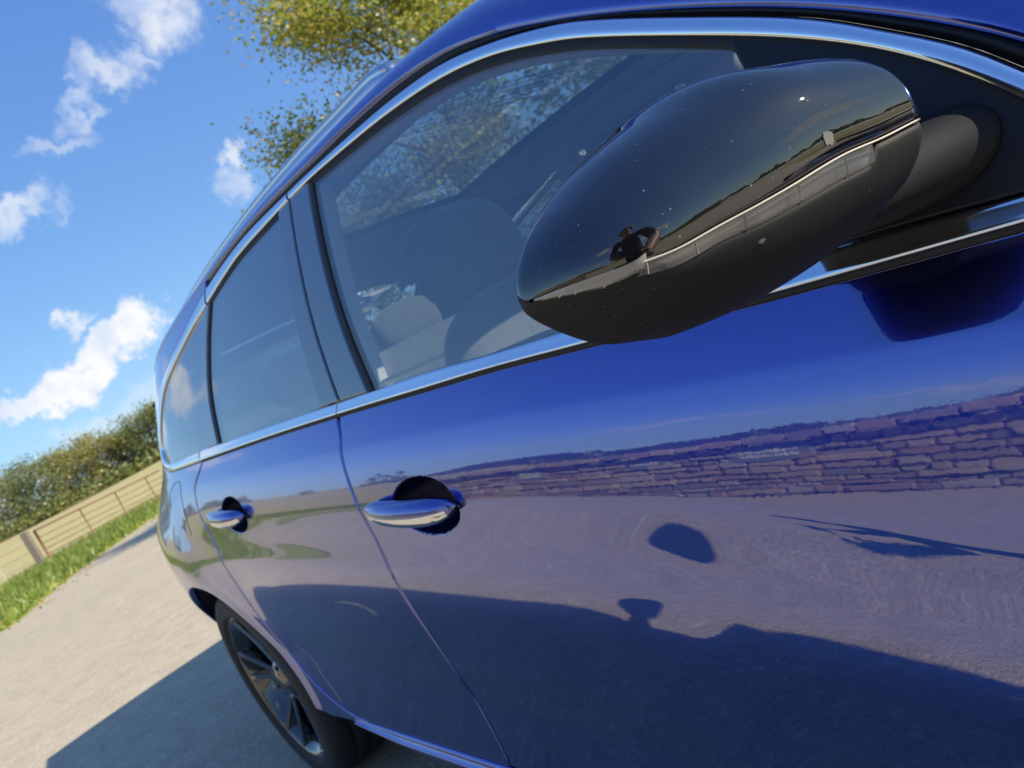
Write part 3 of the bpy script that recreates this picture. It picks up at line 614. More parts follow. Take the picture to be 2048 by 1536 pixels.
def panel(name, poly, surf, material, parent, dx=.025, dz=.010, gap=.0022, edge=.004, off=0., thick=.012, fine=(), sheet=False, step=.012, fd=.0006, follow=False):
    """a body panel: the outline (x, z) laid on the surface half-width = surf(x, z), with rolled edges and a turned-in flange"""
    P = resample(poly, step)
    if gap: P = inset(P, gap)
    b = np.roll(P, -1, 0); sgn = 1 if np.sum(P[:, 0]*b[:, 1]-b[:, 0]*P[:, 1]) > 0 else -1
    pts = [P]
    if edge: pts += [inset(P, edge*.35), inset(P, edge)]
    lo, hi = P.min(0), P.max(0)
    gx, gz = np.meshgrid(np.arange(lo[0], hi[0], dx), np.arange(lo[1], hi[1], dz)); G = np.stack([gx.ravel()+.3*dx*(np.round((gz.ravel()-lo[1])/dz) % 2), gz.ravel()], 1)
    if follow:      # rows run parallel to the belt, so the pressed creases fall on rows
        lev = np.arange(.0035, .75, dz); fx, fl = np.meshgrid(np.arange(lo[0], hi[0], dx), lev); G = np.stack([fx.ravel(), zb(fx.ravel())-fl.ravel()], 1)
    for (cx, cy, rx, rz, st) in fine:
        m = (np.abs(G[:, 0]-cx) < rx) & (np.abs(G[:, 1]-cy) < rz); G = G[~m]
        fx, fz = np.meshgrid(np.arange(cx-rx, cx+rx, st), np.arange(cy-rz, cy+rz, st)); G = np.vstack([G, np.stack([fx.ravel(), fz.ravel()], 1)])
    G = G[inside(G, P)]
    if len(G): dd, _ = seg_dist(G, P); G = G[dd > edge+.0025]
    rings = len(pts); allp = np.vstack(pts+[G]); k = len(P)
    E = [(r_*k+i, r_*k+(i+1) % k) for r_ in range(rings) for i in range(k)]
    res = delaunay_2d_cdt([Vector(p) for p in allp], E, [list(range(k))], 1, 1e-6)
    V2 = np.array([tuple(v) for v in res[0]]); F = [tuple(f) for f in res[2]]
    dist, idx = seg_dist(V2, P)
    e = edge if edge else 1e-6
    q = np.clip(1-dist/e, 0, 1); dep = np.where(dist < e, e*(1-np.sqrt(np.clip(1-q*q, 0, 1))), 0) if edge else np.zeros(len(V2))
    x, z = V2[:, 0], V2[:, 1]; y = surf(x, z)+off-dep*.8
    hx = (surf(x+fd, z)-surf(x-fd, z))/(2*fd); hz = (surf(x, z+fd)-surf(x, z-fd))/(2*fd)
    nr = np.stack([-hx, -np.ones_like(hx), -hz], 1); nr /= np.linalg.norm(nr, axis=1, keepdims=True)
    ed = (np.roll(P, -1, 0)-P); ed /= np.linalg.norm(ed, axis=1, keepdims=True)+1e-12
    outn = -sgn*np.stack([-ed[:, 1], ed[:, 0]], 1)[idx]
    if edge:
        tl = np.clip(q, 0, .92); o3 = np.stack([outn[:, 0], np.zeros(len(V2)), outn[:, 1]], 1)
        nr = nr*np.sqrt(1-tl**2)[:, None]+o3*tl[:, None]; nr /= np.linalg.norm(nr, axis=1, keepdims=True)
    V = np.stack([x, -y, z], 1); FF = []
    for f in F:   # orient outward (-y)
        a, b_, c = V2[f[0]], V2[f[1]], V2[f[2]]
        ar = (b_[0]-a[0])*(c[1]-a[1])-(c[0]-a[0])*(b_[1]-a[1])
        FF.append(f if ar > 0 else f[::-1])
    cnt = {}
    for f in FF:
        for i in range(len(f)):
            ekey = (f[i], f[(i+1) % len(f)]); cnt[ekey] = 1
    bound = [ek for ek in cnt if (ek[1], ek[0]) not in cnt]
    VV = list(V); NN = list(nr)
    if sheet:      # closed pane: inner face as well
        k0 = len(VV); VV += [v+np.array([0, thick, 0]) for v in V]; NN += [-q_ for q_ in nr]
        FF += [tuple(i+k0 for i in f[::-1]) for f in FF]
    k1 = len(VV); mp = {}
    for a, b_ in bound:
        for i in (a, b_):
            if i not in mp:
                mp[i] = len(VV); o_ = np.array([outn[i][0], 0, outn[i][1]]); VV += [V[i], V[i]+np.array([0, thick, 0])]; NN += [o_, o_]
        FF.append((b_ if False else mp[b_], mp[a], mp[a]+1, mp[b_]+1))
    return mesh_obj(name, VV, FF, material, parent, True, NN)
def strip(name, A, B, surf, material, parent, prof, base=0., thick=.006, n_=None):
    """a moulding between two matching curves on the surface; prof = [(t across, height)]"""
    A = np.asarray(A); B = np.asarray(B); rows = []
    for a, b in zip(A, B):
        r_ = []
        for t, h in prof:
            p = a+(b-a)*t; r_.append((p[0], -(float(surf(p[0], p[1]))+base+h), p[1]))
        rows.append(r_)
    return loft(name, rows, material, parent, flip=True)
def match(A, B, k):
    """two curves resampled to k matching stations"""
    def rs(P):
        P = smooth_open(P, .006); s = np.r_[0, np.cumsum(np.linalg.norm(np.diff(P, axis=0), axis=1))]; u = np.linspace(0, s[-1], k)
        return np.stack([np.interp(u, s, P[:, 0]), np.interp(u, s, P[:, 1])], 1)
    return rs(A), rs(B)
PROF = [(0, -.006), (0, .0005), (.05, .0025), (.16, .0040), (.35, .0048), (.6, .0048), (.84, .0038), (.95, .0022), (1, .0004), (1, -.006)]

# ---- outlines read off the side view (x, z)
TOPO = [(-.375, .90), (-.405, .945), (-.436, .978), (-.463, 1.009), (-.491, 1.039), (-.532, 1.073), (-.580, 1.109), (-.650, 1.152), (-.768, 1.219), (-.838, 1.253), (-.936, 1.290), (-1.041, 1.320), (-1.173, 1.340), (-1.310, 1.352), (-1.464, 1.363), (-1.545, 1.368), (-1.762, 1.377), (-1.92, 1.373), (-2.074, 1.362)]
TOPI = [(-.40, .905), (-.424, .942), (-.444, .968), (-.467, .993), (-.495, 1.025), (-.535, 1.061), (-.584, 1.096), (-.653, 1.138), (-.771, 1.204), (-.841, 1.238), (-.938, 1.276), (-1.044, 1.304), (-1.175, 1.325), (-1.311, 1.339), (-1.450, 1.350), (-1.55, 1.354), (-1.796, 1.355), (-1.92, 1.347), (-2.074, 1.329)]
SEAL = [(-.36, .905), (-.395, .955), (-.43, .993), (-.459, 1.026), (-.488, 1.052), (-.529, 1.084), (-.578, 1.118), (-.648, 1.161), (-.767, 1.226), (-.837, 1.260), (-.934, 1.302), (-1.039, 1.336), (-1.170, 1.360), (-1.308, 1.373), (-1.46, 1.381), (-1.544, 1.386), (-1.762, 1.394), (-1.92, 1.392), (-2.09, 1.384)]
QO = [(-2.085, 1.361), (-2.20, 1.342), (-2.321, 1.319), (-2.523, 1.287), (-2.65, 1.254), (-2.761, 1.206), (-2.86, 1.140), (-2.885, 1.095), (-2.83, 1.050), (-2.70, 1.031), (-2.567, 1.024), (-2.40, 1.0195), (-2.275, 1.0165)]
QI = [(-2.084, 1.328), (-2.20, 1.314), (-2.326, 1.293), (-2.51, 1.258), (-2.61, 1.228), (-2.707, 1.176), (-2.79, 1.118), (-2.805, 1.090), (-2.765, 1.062), (-2.66, 1.047), (-2.513, 1.042), (-2.39, 1.0405), (-2.275, 1.0385)]
BSH = [(-1.450, .985), (-1.438, .957), (-1.442, .930), (-1.443, .885), (-1.439, .82), (-1.437, .742), (-1.446, .666), (-1.463, .547), (-1.475, .43), (-1.482, .322)]
CSH = [(-2.266, 1.015), (-2.276, 1.003), (-2.338, .966), (-2.354, .939), (-2.362, .904), (-2.345, .856), (-2.330, .799), (-2.327, .724), (-2.334, .650), (-2.332, .595), (-2.312, .485), (-2.268, .404), (-2.195, .346), (-2.12, .322), (-2.05, .316)]
def belt_pts(x0, x1, k, dz=0., f=zb):
    xs = np.linspace(x0, x1, k); return [(x, float(f(x))+dz) for x in xs]
def at_x(C, x):
    C = sorted(C); return float(np.interp(x, [p[0] for p in C], [p[1] for p in C]))
def cut(C, x0, x1):
    """points of a curve C(x) running rearwards, between x0 (front) and x1"""
    C = sorted(C, reverse=True); m = [p for p in C if x1+1e-4 < p[0] < x0-1e-4]
    return [(x0, at_x(C, x0))]+m+[(x1, at_x(C, x1))]
def sill_top(x): return .316+.004*(x+2.0)

car = empty('car', (-1.43, 0, 0)); car.location = (0, 0, 0)
tag(car, 'blue estate car with black door mirror, chrome window trim and silver roof rails', 'car')

SMALL = dict(dx=.02, dz=.012)
bs = smooth_open(BSH); csh = smooth_open(CSH)
# front door
poly = belt_pts(-.20, -1.446, 30, -.0)+list(bs[1:])+[(x, sill_top(x)) for x in np.linspace(-1.44, -.22, 16)]+[(-.24, .45), (-.225, .6), (-.20, .75)]
H0, H1 = HANDLES
front_door = panel('front_door', poly, lower, M['paint'], car, dx=.016, dz=.0045, follow=True, fine=[(H0[0]+.033, H0[1], .095, .056, .0022)])
poly = belt_pts(-1.454, -2.262, 20)+list(csh[1:])+[(x, sill_top(x)) for x in np.linspace(-2.0, -1.49, 8)]+list(bs[::-1][:-1]-np.array([.0, 0]))
rear_door = panel('rear_door', poly, lower, M['paint'], car, dx=.016, dz=.0045, follow=True, fine=[(H1[0]+.033, H1[1], .095, .056, .0022)])
# rear quarter: door edge, arch, bumper joint, D-pillar, roof joint, round the quarter glass
aa = np.radians(np.linspace(3, 177, 50)); arch = [(AXR+RARCH*math.cos(t), AZ+RARCH*math.sin(t)) for t in aa]
ROOFQ = [(-2.09, 1.384), (-2.3, 1.373), (-2.7, 1.345), (-3.0, 1.315), (-3.15, 1.295)]
poly = list(csh)+[(-2.06, .302), (-2.15, .300), (-2.26, .304), (-2.322, .322)]+arch+[(-3.09, .30), (-3.30, .31), (-3.36, .45), (-3.385, .62), (-3.40, .8), (-3.40, .98), (-3.33, 1.12), (-3.25, 1.22)]+list(smooth_open(ROOFQ, .05)[::-1])+list(smooth_open(QO, .03))
def qsurf(x, z):      # belt fold rounded off behind the glass
    k = .030; return (body(x, z)+body(x, np.asarray(z)+k)+body(x, np.asarray(z)-k))/3
def quarter_surf(x, z):
    w = np.clip((-np.asarray(x)-2.35)/.25, 0, 1); w = w*w*(3-2*w); return body(x, z)*(1-w)+qsurf(x, z)*w
quarter = panel('rear_quarter_panel', poly, quarter_surf, M['paint'], car, dx=.02, dz=.008, fd=.004)
# sill with two pressed ridges
xs = np.linspace(-2.13, -.28, 50); A = np.stack([xs, [sill_top(x)-.003 for x in xs]], 1); B = np.stack([xs, np.interp(xs, [-2.13, -2.08, -1.9, -.28], [.285, .268, .232, .222])], 1)
SP = [(0, -.02), (0, -.004), (.05, .001), (.11, .0015), (.16, -.006), (.2, -.007), (.25, .004), (.31, .006), (.38, .0), (.55, -.006), (.8, -.016), (.97, -.03), (1, -.045), (1, -.2)]
strip('sill', A, B, lambda x, z: lower(x, np.maximum(z, .30), False), M['paint'], car, SP)
# front wing
aa2 = np.radians(np.linspace(177, 3, 40)); fa = [(RARCH*math.cos(t), AZ+RARCH*math.sin(t)) for t in aa2]
poly = [(-.20, .75), (-.225, .6), (-.24, .45), (-.235, .33), (-.32, .30), (-.372, .33)]+fa+[(.40, .30), (.62, .30), (.66, .5), (.70, .66), (.62, .74)]+belt_pts(.5, -.20, 14)
panel('front_wing', poly, lambda x, z: lower(x, z, False), M['paint'], car, dx=.03, dz=.012)

# ---- glazing on the right side
BG = smooth_open([(-1.545, 1.367), (-1.506, 1.211), (-1.479, 1.122), (-1.434, 1.004)]); BSEAL = smooth_open([(-1.452, 1.349), (-1.418, 1.22), (-1.380, 1.11), (-1.329, .998)])
RTR = smooth_open([(-1.600, 1.354), (-1.577, 1.232), (-1.552, 1.129), (-1.509, 1.008)]); CSE = smooth_open([(-2.052, 1.329), (-2.088, 1.245), (-2.113, 1.144), (-2.099, 1.033)])
QTR = smooth_open([(-2.112, 1.327), (-2.165, 1.205), (-2.197, 1.109), (-2.216, 1.037)])
DIV = [(-.648, 1.136), (-.63, 1.07), (-.605, 1.0), (-.590, .953)]
def bup(x0, x1, k): return belt_pts(x0, x1, k, 0., zup)
UP = dict(dx=.04, dz=.025, edge=0., gap=.0)
poly = DIV[::-1]+cut(TOPI, -.648, -1.444)[1:-1]+list(BSEAL+[.008, 0])+bup(-1.315, -.60, 14)
front_glass = panel('window_glass', poly, upper, M['glass'], front_door, off=-.004, thick=.004, sheet=True, **UP)
poly = DIV[::-1]+[p for p in TOPI[::-1] if p[0] > -.645]+bup(-.42, -.588, 8)
panel('mirror_sail', poly, upper, M['sail_black'], front_door, dx=.03, dz=.02, edge=.003, gap=.001, off=-.0015)
poly = list(BSEAL+[.010, 0])+list(BSEAL[::-1]+[-.004, 0])
panel('window_seal', poly, upper, M['rubber'], front_door, dx=.02, dz=.03, edge=.002, gap=0, off=-.001)
poly = list(BSEAL+[-.004, 0])+list(BG[::-1]+[.002, 0])
panel('pillar_trim', poly, upper, M['trim_black'], front_door, dx=.02, dz=.03, edge=.003, gap=.001, off=.0005)
poly = list(BG+[-.002, 0])+list(RTR[::-1])
panel('pillar_trim', poly, upper, M['trim_black'], rear_door, dx=.02, dz=.03, edge=.003, gap=.001, off=.0005)
poly = list(RTR+[-.0005, 0])+bup(-1.515, -2.095, 12)[1:]+list(CSE[::-1]+[.004, 0])+cut(TOPI, -1.60, -2.04)[::-1][1:-1]
rear_glass = panel('window_glass', poly, upper, M['privacy'], rear_door, off=-.004, thick=.004, sheet=True, **UP)
poly = list(CSE+[.006, 0])+list(CSE[::-1]+[-.012, 0])
panel('window_seal', poly, upper, M['rubber'], rear_door, dx=.02, dz=.03, edge=.002, gap=0, off=-.001)
poly = list(CSE+[-.012, 0])+list(QTR[::-1]+[.002, 0])
panel('pillar_trim', poly, upper, M['trim_black'], rear_door, dx=.02, dz=.03, edge=.003, gap=.001, off=.0005)
QIs = smooth_open(QI[1:-1], .03)
poly = list(QTR[::-1]+[-.002, 0])+list(QIs)
quarter_glass = panel('quarter_glass', poly, upper, M['privacy'], quarter, off=-.003, thick=.004, sheet=True, **UP)
# chrome: over the doors, round the quarter glass, along the belt
a, b = match([p for p in TOPO if p[0] > -1.54]+[(-1.541, 1.3675)], [p for p in TOPI if p[0] > -1.52]+[(-1.537, 1.3535)], 90)
strip('window_chrome', a, b, upper, M['chrome'], front_door, PROF)
a, b = match([(-1.548, 1.368)]+[p for p in TOPO if p[0] < -1.548], [(-1.544, 1.3538)]+[p for p in TOPI if p[0] < -1.55], 50)
strip('window_chrome', a, b, upper, M['chrome'], rear_door, PROF)
a, b = match(QO, QI, 110)
strip('window_chrome', a, b, upper, M['chrome'], quarter, PROF)
PB = [(0, -.006), (0, .0), (.06, .0015), (.2, .0022), (.5, .0032), (.72, .0050), (.86, .0058), (.95, .0045), (1, .0015), (1, -.004)]
for x0, x1, par in ((-.40, -1.4405, front_door), (-1.4445, -2.268, rear_door)):
    xs = np.linspace(x0, x1, 70); strip('belt_chrome', np.stack([xs, zup(xs)], 1), np.stack([xs, zb(xs)+.001], 1), upper, M['chrome'], par, PB)
# thin black lip under the belt chrome and black seal over the door tops
xs = np.linspace(-.40, -2.268, 90); strip('belt_seal', np.stack([xs, zb(xs)+.003], 1), np.stack([xs, zb(xs)-.004], 1), lambda x, z: lower(x, z, False), M['rubber'], car, [(0, -.004), (0, .0), (.5, .0012), (1, .0), (1, -.006)])
a, b = match(SEAL, TOPO, 110)
strip('roof_seal', a, b, upper, M['rubber'], car, [(-.1, -.02), (.0, -.012), (.3, -.009), (.42, -.004), (.6, -.004), (.75, -.009), (1.05, -.010), (1.1, -.02)])
a, b = match(TOPI, [(p[0]-.006 if p[0] > -.6 else p[0], p[1]-.012) for p in TOPI], 100)
strip('glass_run_seal', a, b, upper, M['rubber'], car, [(-.3, -.003), (.1, -.0015), (.5, -.002), (.9, -.003), (1, -.005)])

# ---- roof, screen and pillars
zs_ = pch([p[0] for p in SEAL]+[-2.3, -2.7, -3.0, -3.15, -3.3], [p[1] for p in SEAL]+[1.373, 1.345, 1.315, 1.295, 1.27])
zc_ = pch([.30, 0, -.3, -.6, -.85, -1.0, -1.3, -1.8, -2.3, -2.8, -3.15, -3.35], [.985, 1.105, 1.215, 1.31, 1.378, 1.405, 1.432, 1.444, 1.436, 1.408, 1.372, 1.34])
def roof_row(x, k=44, lead=.0):
    z0 = float(zs_(x)); h0 = float(upper(x, z0))+lead; zc = float(zc_(x)); rise = zc-z0
    t = np.linspace(0, 1, k)**1.5
    P0 = np.array([h0, z0]); P1 = np.array([h0-.30*min(.075, rise), z0+min(.075, rise*.85)]); P2 = np.array([h0*.72, zc-.006]); P3 = np.array([0, zc])
    c = ((1-t)**3)[:, None]*P0+(3*t*(1-t)**2)[:, None]*P1+(3*t*t*(1-t))[:, None]*P2+(t**3)[:, None]*P3
    return [(x, -p[0], p[1]) for p in c]
def mirror_rows(row): return row+[(p[0], -p[1], p[2]) for p in row[-2::-1]]
HEAD = -.92
xr = list(np.linspace(HEAD, -3.28, 70))
rows = []
for x in xr: rows.append(mirror_rows(roof_row(x)))
rows = [[(p[0], p[1]+(.01 if p[1] < 0 else -.01)*(1 if j in (0, len(r_)-1) else 0), p[2]-(.012 if j in (0, len(r_)-1) else 0)) for j, p in enumerate([r_[0]]+r_+[r_[-1]])] for r_ in rows]
PX0, PX1, PY = -1.30, -2.42, .40
def with_hole(name, rows, m, flip, grow=0.):
    nr, nc = len(rows), len(rows[0]); F = []
    for f in grid_faces(nr, nc, False, False, flip):
        c = np.mean([rows[i//nc][i % nc] for i in f], axis=0)
        if not (PX1-grow < c[0] < PX0+grow and abs(c[1]) < PY+grow): F.append(f)
    return mesh_obj(name, [p for r_ in rows for p in r_], F, m, car)
roof = with_hole('roof', rows, M['paint'], True)
loft('roof_glass', [[(p[0], p[1], p[2]+.001) for p in mirror_rows(roof_row(x, 60)) if abs(p[1]) < PY+.03] for x in np.linspace(PX0+.03, PX1-.03, 40)], M['roof_glass'], roof, flip=True)
for s in (1, -1):      # windscreen pillars, one each side
    rows = []
    for x in np.linspace(-.30, HEAD-.03, 46):
        r_ = roof_row(x, 60); w = .095+.02*(x+.3); out = [r_[0]]
        acc_ = 0; prev = r_[0]; out = [(prev[0], prev[1]+.012, prev[2]-.012), prev]
        for p in r_[1:]:
            acc_ += math.dist(p, prev); prev = p
            if acc_ > w: break
            out.append(p)
        out = [np.array(p) for p in out]; dlen = np.r_[0, np.cumsum([np.linalg.norm(out[i+1]-out[i]) for i in range(len(out)-1)])]
        u = np.r_[0, np.linspace(dlen[1], dlen[-1], 13), dlen[-1]]
        A_ = np.array(out); row = [np.array([np.interp(q, dlen, A_[:, k]) for k in range(3)]) for q in u]; row[-1] = row[-1]+np.array([0, .01, -.02])
        rows.append([(p[0], s*p[1], p[2]) for p in row])
    loft('windscreen_pillar', rows, M['paint'], car, flip=(s > 0))
rows = []
for x in np.linspace(.26, HEAD+.01, 40):
    r_ = roof_row(x, 60) if x < -.30 else [(x, -.60*(1-.0), 0)]
    zc = float(zc_(x)); hw = .62 if x > -.3 else .60; zs2 = zc-.16*(1 if x > -.5 else max(.25, (x-HEAD+.1)/(.42+.1)))
    rows.append([(x, -hw*c, zc-(zc-zs2)*abs(c)**2.3) for c in np.linspace(1, -1, 25)])
windscreen = loft('windscreen', rows, M['glass'], car, flip=True)
# roof rails
def rail_pts(s):
    return [np.array(p) for p in ((-1.22, s*.590, 1.402), (-1.28, s*.578, 1.420), (-1.40, s*.575, 1.428), (-1.6, s*.575, 1.437), (-1.9, s*.573, 1.443), (-2.3, s*.568, 1.437), (-2.7, s*.562, 1.413), (-2.95, s*.560, 1.384), (-3.06, s*.560, 1.358), (-3.12, s*.56, 1.335))]
for s in (-1, 1):
    Cs = smooth_open(np.array(rail_pts(s)), .03); rows = []
    sec = [(-.015, -.045), (-.020, -.012), (-.0195, -.003), (-.0170, -.001), (-.0195, .001), (-.017, .008), (-.009, .013), (.004, .014), (.014, .009), (.017, -.002), (.015, -.045)]
    for p in Cs: rows.append([(p[0], p[1]+s*(-q[0]), p[2]+q[1]) for q in sec])
    loft('roof_rail', rows, M['rail'], car, caps=True, flip=(s > 0), closed_c=True)
# tail: gate, glass, bumper, lamps
def tail_row(z, k=25):
    zt = [.30, .5, .75, 1.0, 1.10, 1.25, 1.33]; xt = float(np.interp(z, zt, [-3.66, -3.70, -3.64, -3.58, -3.54, -3.42, -3.30])); x0 = float(np.interp(z, [.30, .62, .98, 1.12, 1.30], [-3.30, -3.385, -3.40, -3.33, -3.15]))
    hw = float(quarter_surf(x0, z)); out = []
    for t in np.linspace(-1, 1, k):
        out.append((x0+(xt-x0)*(1-abs(t)**3.0), t*hw, z))
    return out
loft('tailgate', [tail_row(z) for z in np.linspace(.58, 1.02, 14)], M['paint'], car)
loft('tailgate_glass', [tail_row(z) for z in np.linspace(1.02, 1.30, 10)], M['privacy'], car)
loft('rear_bumper', [tail_row(z) for z in np.linspace(.26, .58, 10)], M['paint'], car)
loft('roof_spoiler', [[(-3.26, y, 1.335-.1*y*y) for y in np.linspace(-.54, .54, 13)], [(-3.36, y, 1.338-.1*y*y) for y in np.linspace(-.55, .55, 13)], [(-3.58, y, 1.315-.1*y*y) for y in np.linspace(-.54, .54, 13)], [(-3.57, y, 1.295-.1*y*y) for y in np.linspace(-.53, .53, 13)], [(-3.34, y, 1.29-.1*y*y) for y in np.linspace(-.53, .53, 13)]], M['paint'], car)
for s in (-1, 1):
    rows = []
    for z in np.linspace(.80, .98, 8):
        r_ = tail_row(z, 49); seg = r_[:10] if s < 0 else r_[-10:]; rows.append([(p[0]-.006, p[1]*1.006, p[2]) for p in seg])
    loft('tail_lamp', rows, M['lamp_red'], car)
# nose: bonnet, bumper, lamps, grille
rows = []
for x in np.linspace(.30, .88, 16):
    hw = float(Yb(x))-.03; zc = float(np.interp(x, [.3, .6, .8, .88], [.985, .925, .86, .81])); ze = float(zb(x))+.002
    rows.append([(x-.10*abs(c)**2.5*(1 if x > .6 else (x-.3)/.3), -hw*c, zc-(zc-ze)*abs(c)**3) for c in np.linspace(1, -1, 21)])
loft('bonnet', rows, M['paint'], car, flip=True)
rows = [[(-.20+.5*t, s_*(float(Yb(-.2+.5*t))-.01), float(zb(-.2+.5*t))+.0) for t in np.linspace(0, 1, 8)] for s_ in (-1,)]
def nose_row(z, k=25):
    xt = float(np.interp(z, [.22, .4, .6, .78], [.80, .87, .875, .86])); hw = .80; x0 = .62
    return [(x0+(xt-x0)*(1-abs(t)**3), t*(hw-.0), z) for t in np.linspace(-1, 1, k)]
loft('front_bumper', [nose_row(z) for z in np.linspace(.22, .78, 14)], M['paint'], car, flip=True)
loft('grille', [[(p[0]+.008, p[1]*.55, p[2]) for p in nose_row(z)] for z in np.linspace(.48, .68, 4)], M['gloss_black'], car, flip=True)
for s in (-1, 1):
    loft('headlamp', [[(p[0]+.01, p[1]+s*.012, p[2]) for p in (nose_row(z, 41)[:11] if s < 0 else nose_row(z, 41)[-11:])] for z in np.linspace(.66, .77, 5)], M['lamp_clear'], car, flip=True)
# cowl between bonnet and screen, underside
mb = MB(); mb.box((.26, 0, .955), (.16, 1.30, .05)); mb.build('scuttle', M['plastic'], car)
mb = MB(); mb.box((-1.36, 0, .255), (1.9, 1.50, .09)); mb.box((-1.4, 0, .25), (4.2, 1.0, .07)); mb.build('underbody', M['rubber'], car)
# wheel housings (closed behind the wheels)
for ax in (0, AXR):
    for s in (-1, 1):
        V = []; t = np.radians(np.linspace(0, 172, 40))
        rows = [[(ax+RARCH*1.02*math.cos(a_), s*(min(.865, float(lower(ax+RARCH*1.02*math.cos(a_), max(.33, AZ+RARCH*1.02*math.sin(a_)), False))-.018) if y_ else .60), AZ+RARCH*1.02*math.sin(a_)) for a_ in t] for y_ in (1, 0)]
        V = [p for r_ in rows for p in r_]; F = grid_faces(2, 40); F.append(tuple(range(40, 80)))
        mesh_obj('wheel_housing', V, F, M['rubber'], car)

# ---- wheel (axis along y, outer face towards -y)
def wheel(loc, flip=False):
    e = bpy.data.objects.new('wheel', None); link(e, car); e.location = loc
    if flip: e.rotation_euler = (0, 0, math.pi)
    def lathe(name, prof, m, seg=72, smooth=True):
        rows = [[(r_*math.cos(2*math.pi*k/seg), y, r_*math.sin(2*math.pi*k/seg)) for k in range(seg)] for r_, y in prof]
        return loft(name, rows, m, e, closed_c=True, smooth=smooth)
    RT = .322
    lathe('tyre', [(.236, .105), (.262, .112), (.290, .110), (.310, .100), (.318, .088), (RT, .07), (RT, .052), (RT-.007, .050), (RT-.007, .042), (RT, .040), (RT, .006), (RT-.007, .004), (RT-.007, -.004), (RT, -.006), (RT, -.040), (RT-.007, -.042), (RT-.007, -.050), (RT, -.052), (RT, -.07), (.317, -.090), (.309, -.102), (.297, -.109), (.285, -.1115), (.272, -.1125), (.268, -.1105), (.262, -.1125), (.252, -.111), (.245, -.104), (.238, -.099)], M['tyre'])
    lathe('rim', [(.225, .10), (.215, .06), (.20, -.02), (.205, -.060), (.218, -.080), (.228, -.092), (.236, -.100), (.243, -.1015), (.2455, -.098), (.243, -.09)], M['dark_alloy'])
    lathe('brake_disc', [(.06, -.012), (.165, -.012), (.165, .012), (.06, .012)], M['disc'], 48)
    lathe('hub', [(.0, -.078), (.03, -.079), (.034, -.076), (.050, -.074), (.066, -.066), (.075, -.045), (.075, .0)], M['dark_alloy'], 40)
    for k in range(5):
        for q in (-1, 1):
            a0 = 2*math.pi*k/5+q*.13+.42; a1 = 2*math.pi*k/5+q*.21+.42; rows = []
            for r_, wd, yo, dp in ((.050, .020, -.064, .03), (.10, .0165, -.070, .026), (.16, .015, -.080, .024), (.205, .016, -.090, .022), (.236, .022, -.0985, .02)):
                an = a0+(a1-a0)*(r_-.05)/.186; c_, s_ = math.cos(an), math.sin(an)
                sec = [(-wd*.62, yo+dp), (-wd*.66, yo+.005), (-wd*.5, yo), (wd*.5, yo), (wd*.66, yo+.005), (wd*.62, yo+dp)]
                rows.append([(r_*c_-w_*s_, y_, r_*s_+w_*c_) for w_, y_ in sec])
            mi = [1 if j == 2 else 0 for i in range(4) for j in range(6)]
            loft('spoke', rows, None, e, closed_c=True, caps=True, smooth=False, mats=[M['dark_alloy'], M['dark_alloy'] if q > 0 else M['spoke_face']], mi=mi)
    for k in range(5):
        a_ = 2*math.pi*k/5; mbx = MB(); c_ = np.array([.052*math.cos(a_), -.066, .052*math.sin(a_)])
        mbx.tube([c_, c_+[0, -.012, 0]], .008, 6); mbx.build('wheel_bolt', M['cut_alloy'], e)
    return e
for ax in (0, AXR):
    wheel((ax, -.752, .322)); wheel((ax, .752, .322), True)

# ---- door handles
def handle(hx, hz, par):
    rows = []; mi = []; K = 28; S = 20
    u = np.linspace(0, 1, K)
    for i, t in enumerate(u):
        x = hx-.116+.236*t; zc = hz+.011-.016*t
        e_ = max(1e-3, 1-abs(2*t-1)**4.5)**.5
        hh = .0195*e_*(.72+.55*t-.30*t*t)+.0005; dp = .0155*e_+.0005; sy = float(lower(x, zc, False))
        out = .004+.020*math.sin(math.pi*min(1, max(0, t)))**.6
        r_ = []
        for j in range(S):
            a_ = 2*math.pi*j/S; c_, s_ = math.cos(a_), math.sin(a_)
            C_ = math.copysign(abs(c_)**.75, c_); S_ = math.copysign(abs(s_)**.85, s_)
            r_.append((x, -(sy+out+dp*C_), zc+hh*S_))
        rows.append(r_)
    for i in range(K-1):
        for j in range(S):
            a_ = math.degrees(2*math.pi*(j+.5)/S); a_ = a_-360 if a_ > 180 else a_
            mi.append(1 if -48 < a_ < -2 and 2 < i < K-2 else (2 if -140 < a_ <= -48 else 0))
    return loft('door_handle', rows, None, par, closed_c=True, caps=True, flip=False, mats=[M['paint'], M['bright_chrome'], M['gloss_black']], mi=mi)
handle(*HANDLES[0], front_door); handle(*HANDLES[1], rear_door)
for (hx, hz), par in zip(HANDLES, (front_door, rear_door)):      # added dark liner: shade behind the handle painted as colour
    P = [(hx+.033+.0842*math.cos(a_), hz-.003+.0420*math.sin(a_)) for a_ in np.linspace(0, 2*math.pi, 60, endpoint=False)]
    panel('handle_shade_liner', P, lower, M['recess'], par, dx=.004, dz=.004, gap=0, edge=0, off=.0012, thick=.002, step=.006)
# ---- fuel flap seam on the quarter
fl = smooth_open([(-2.66, .935), (-2.655, .965), (-2.62, .985), (-2.57, .992), (-2.515, .992), (-2.507, .982), (-2.51, .955), (-2.515, .90), (-2.52, .85)], .01)
mb = MB(); mb.tube([(p[0], -(float(quarter_surf(p[0], p[1]))-.0008), p[1]) for p in fl], .0016, 6); mb.build('fuel_flap_seam', M['rubber'], quarter)

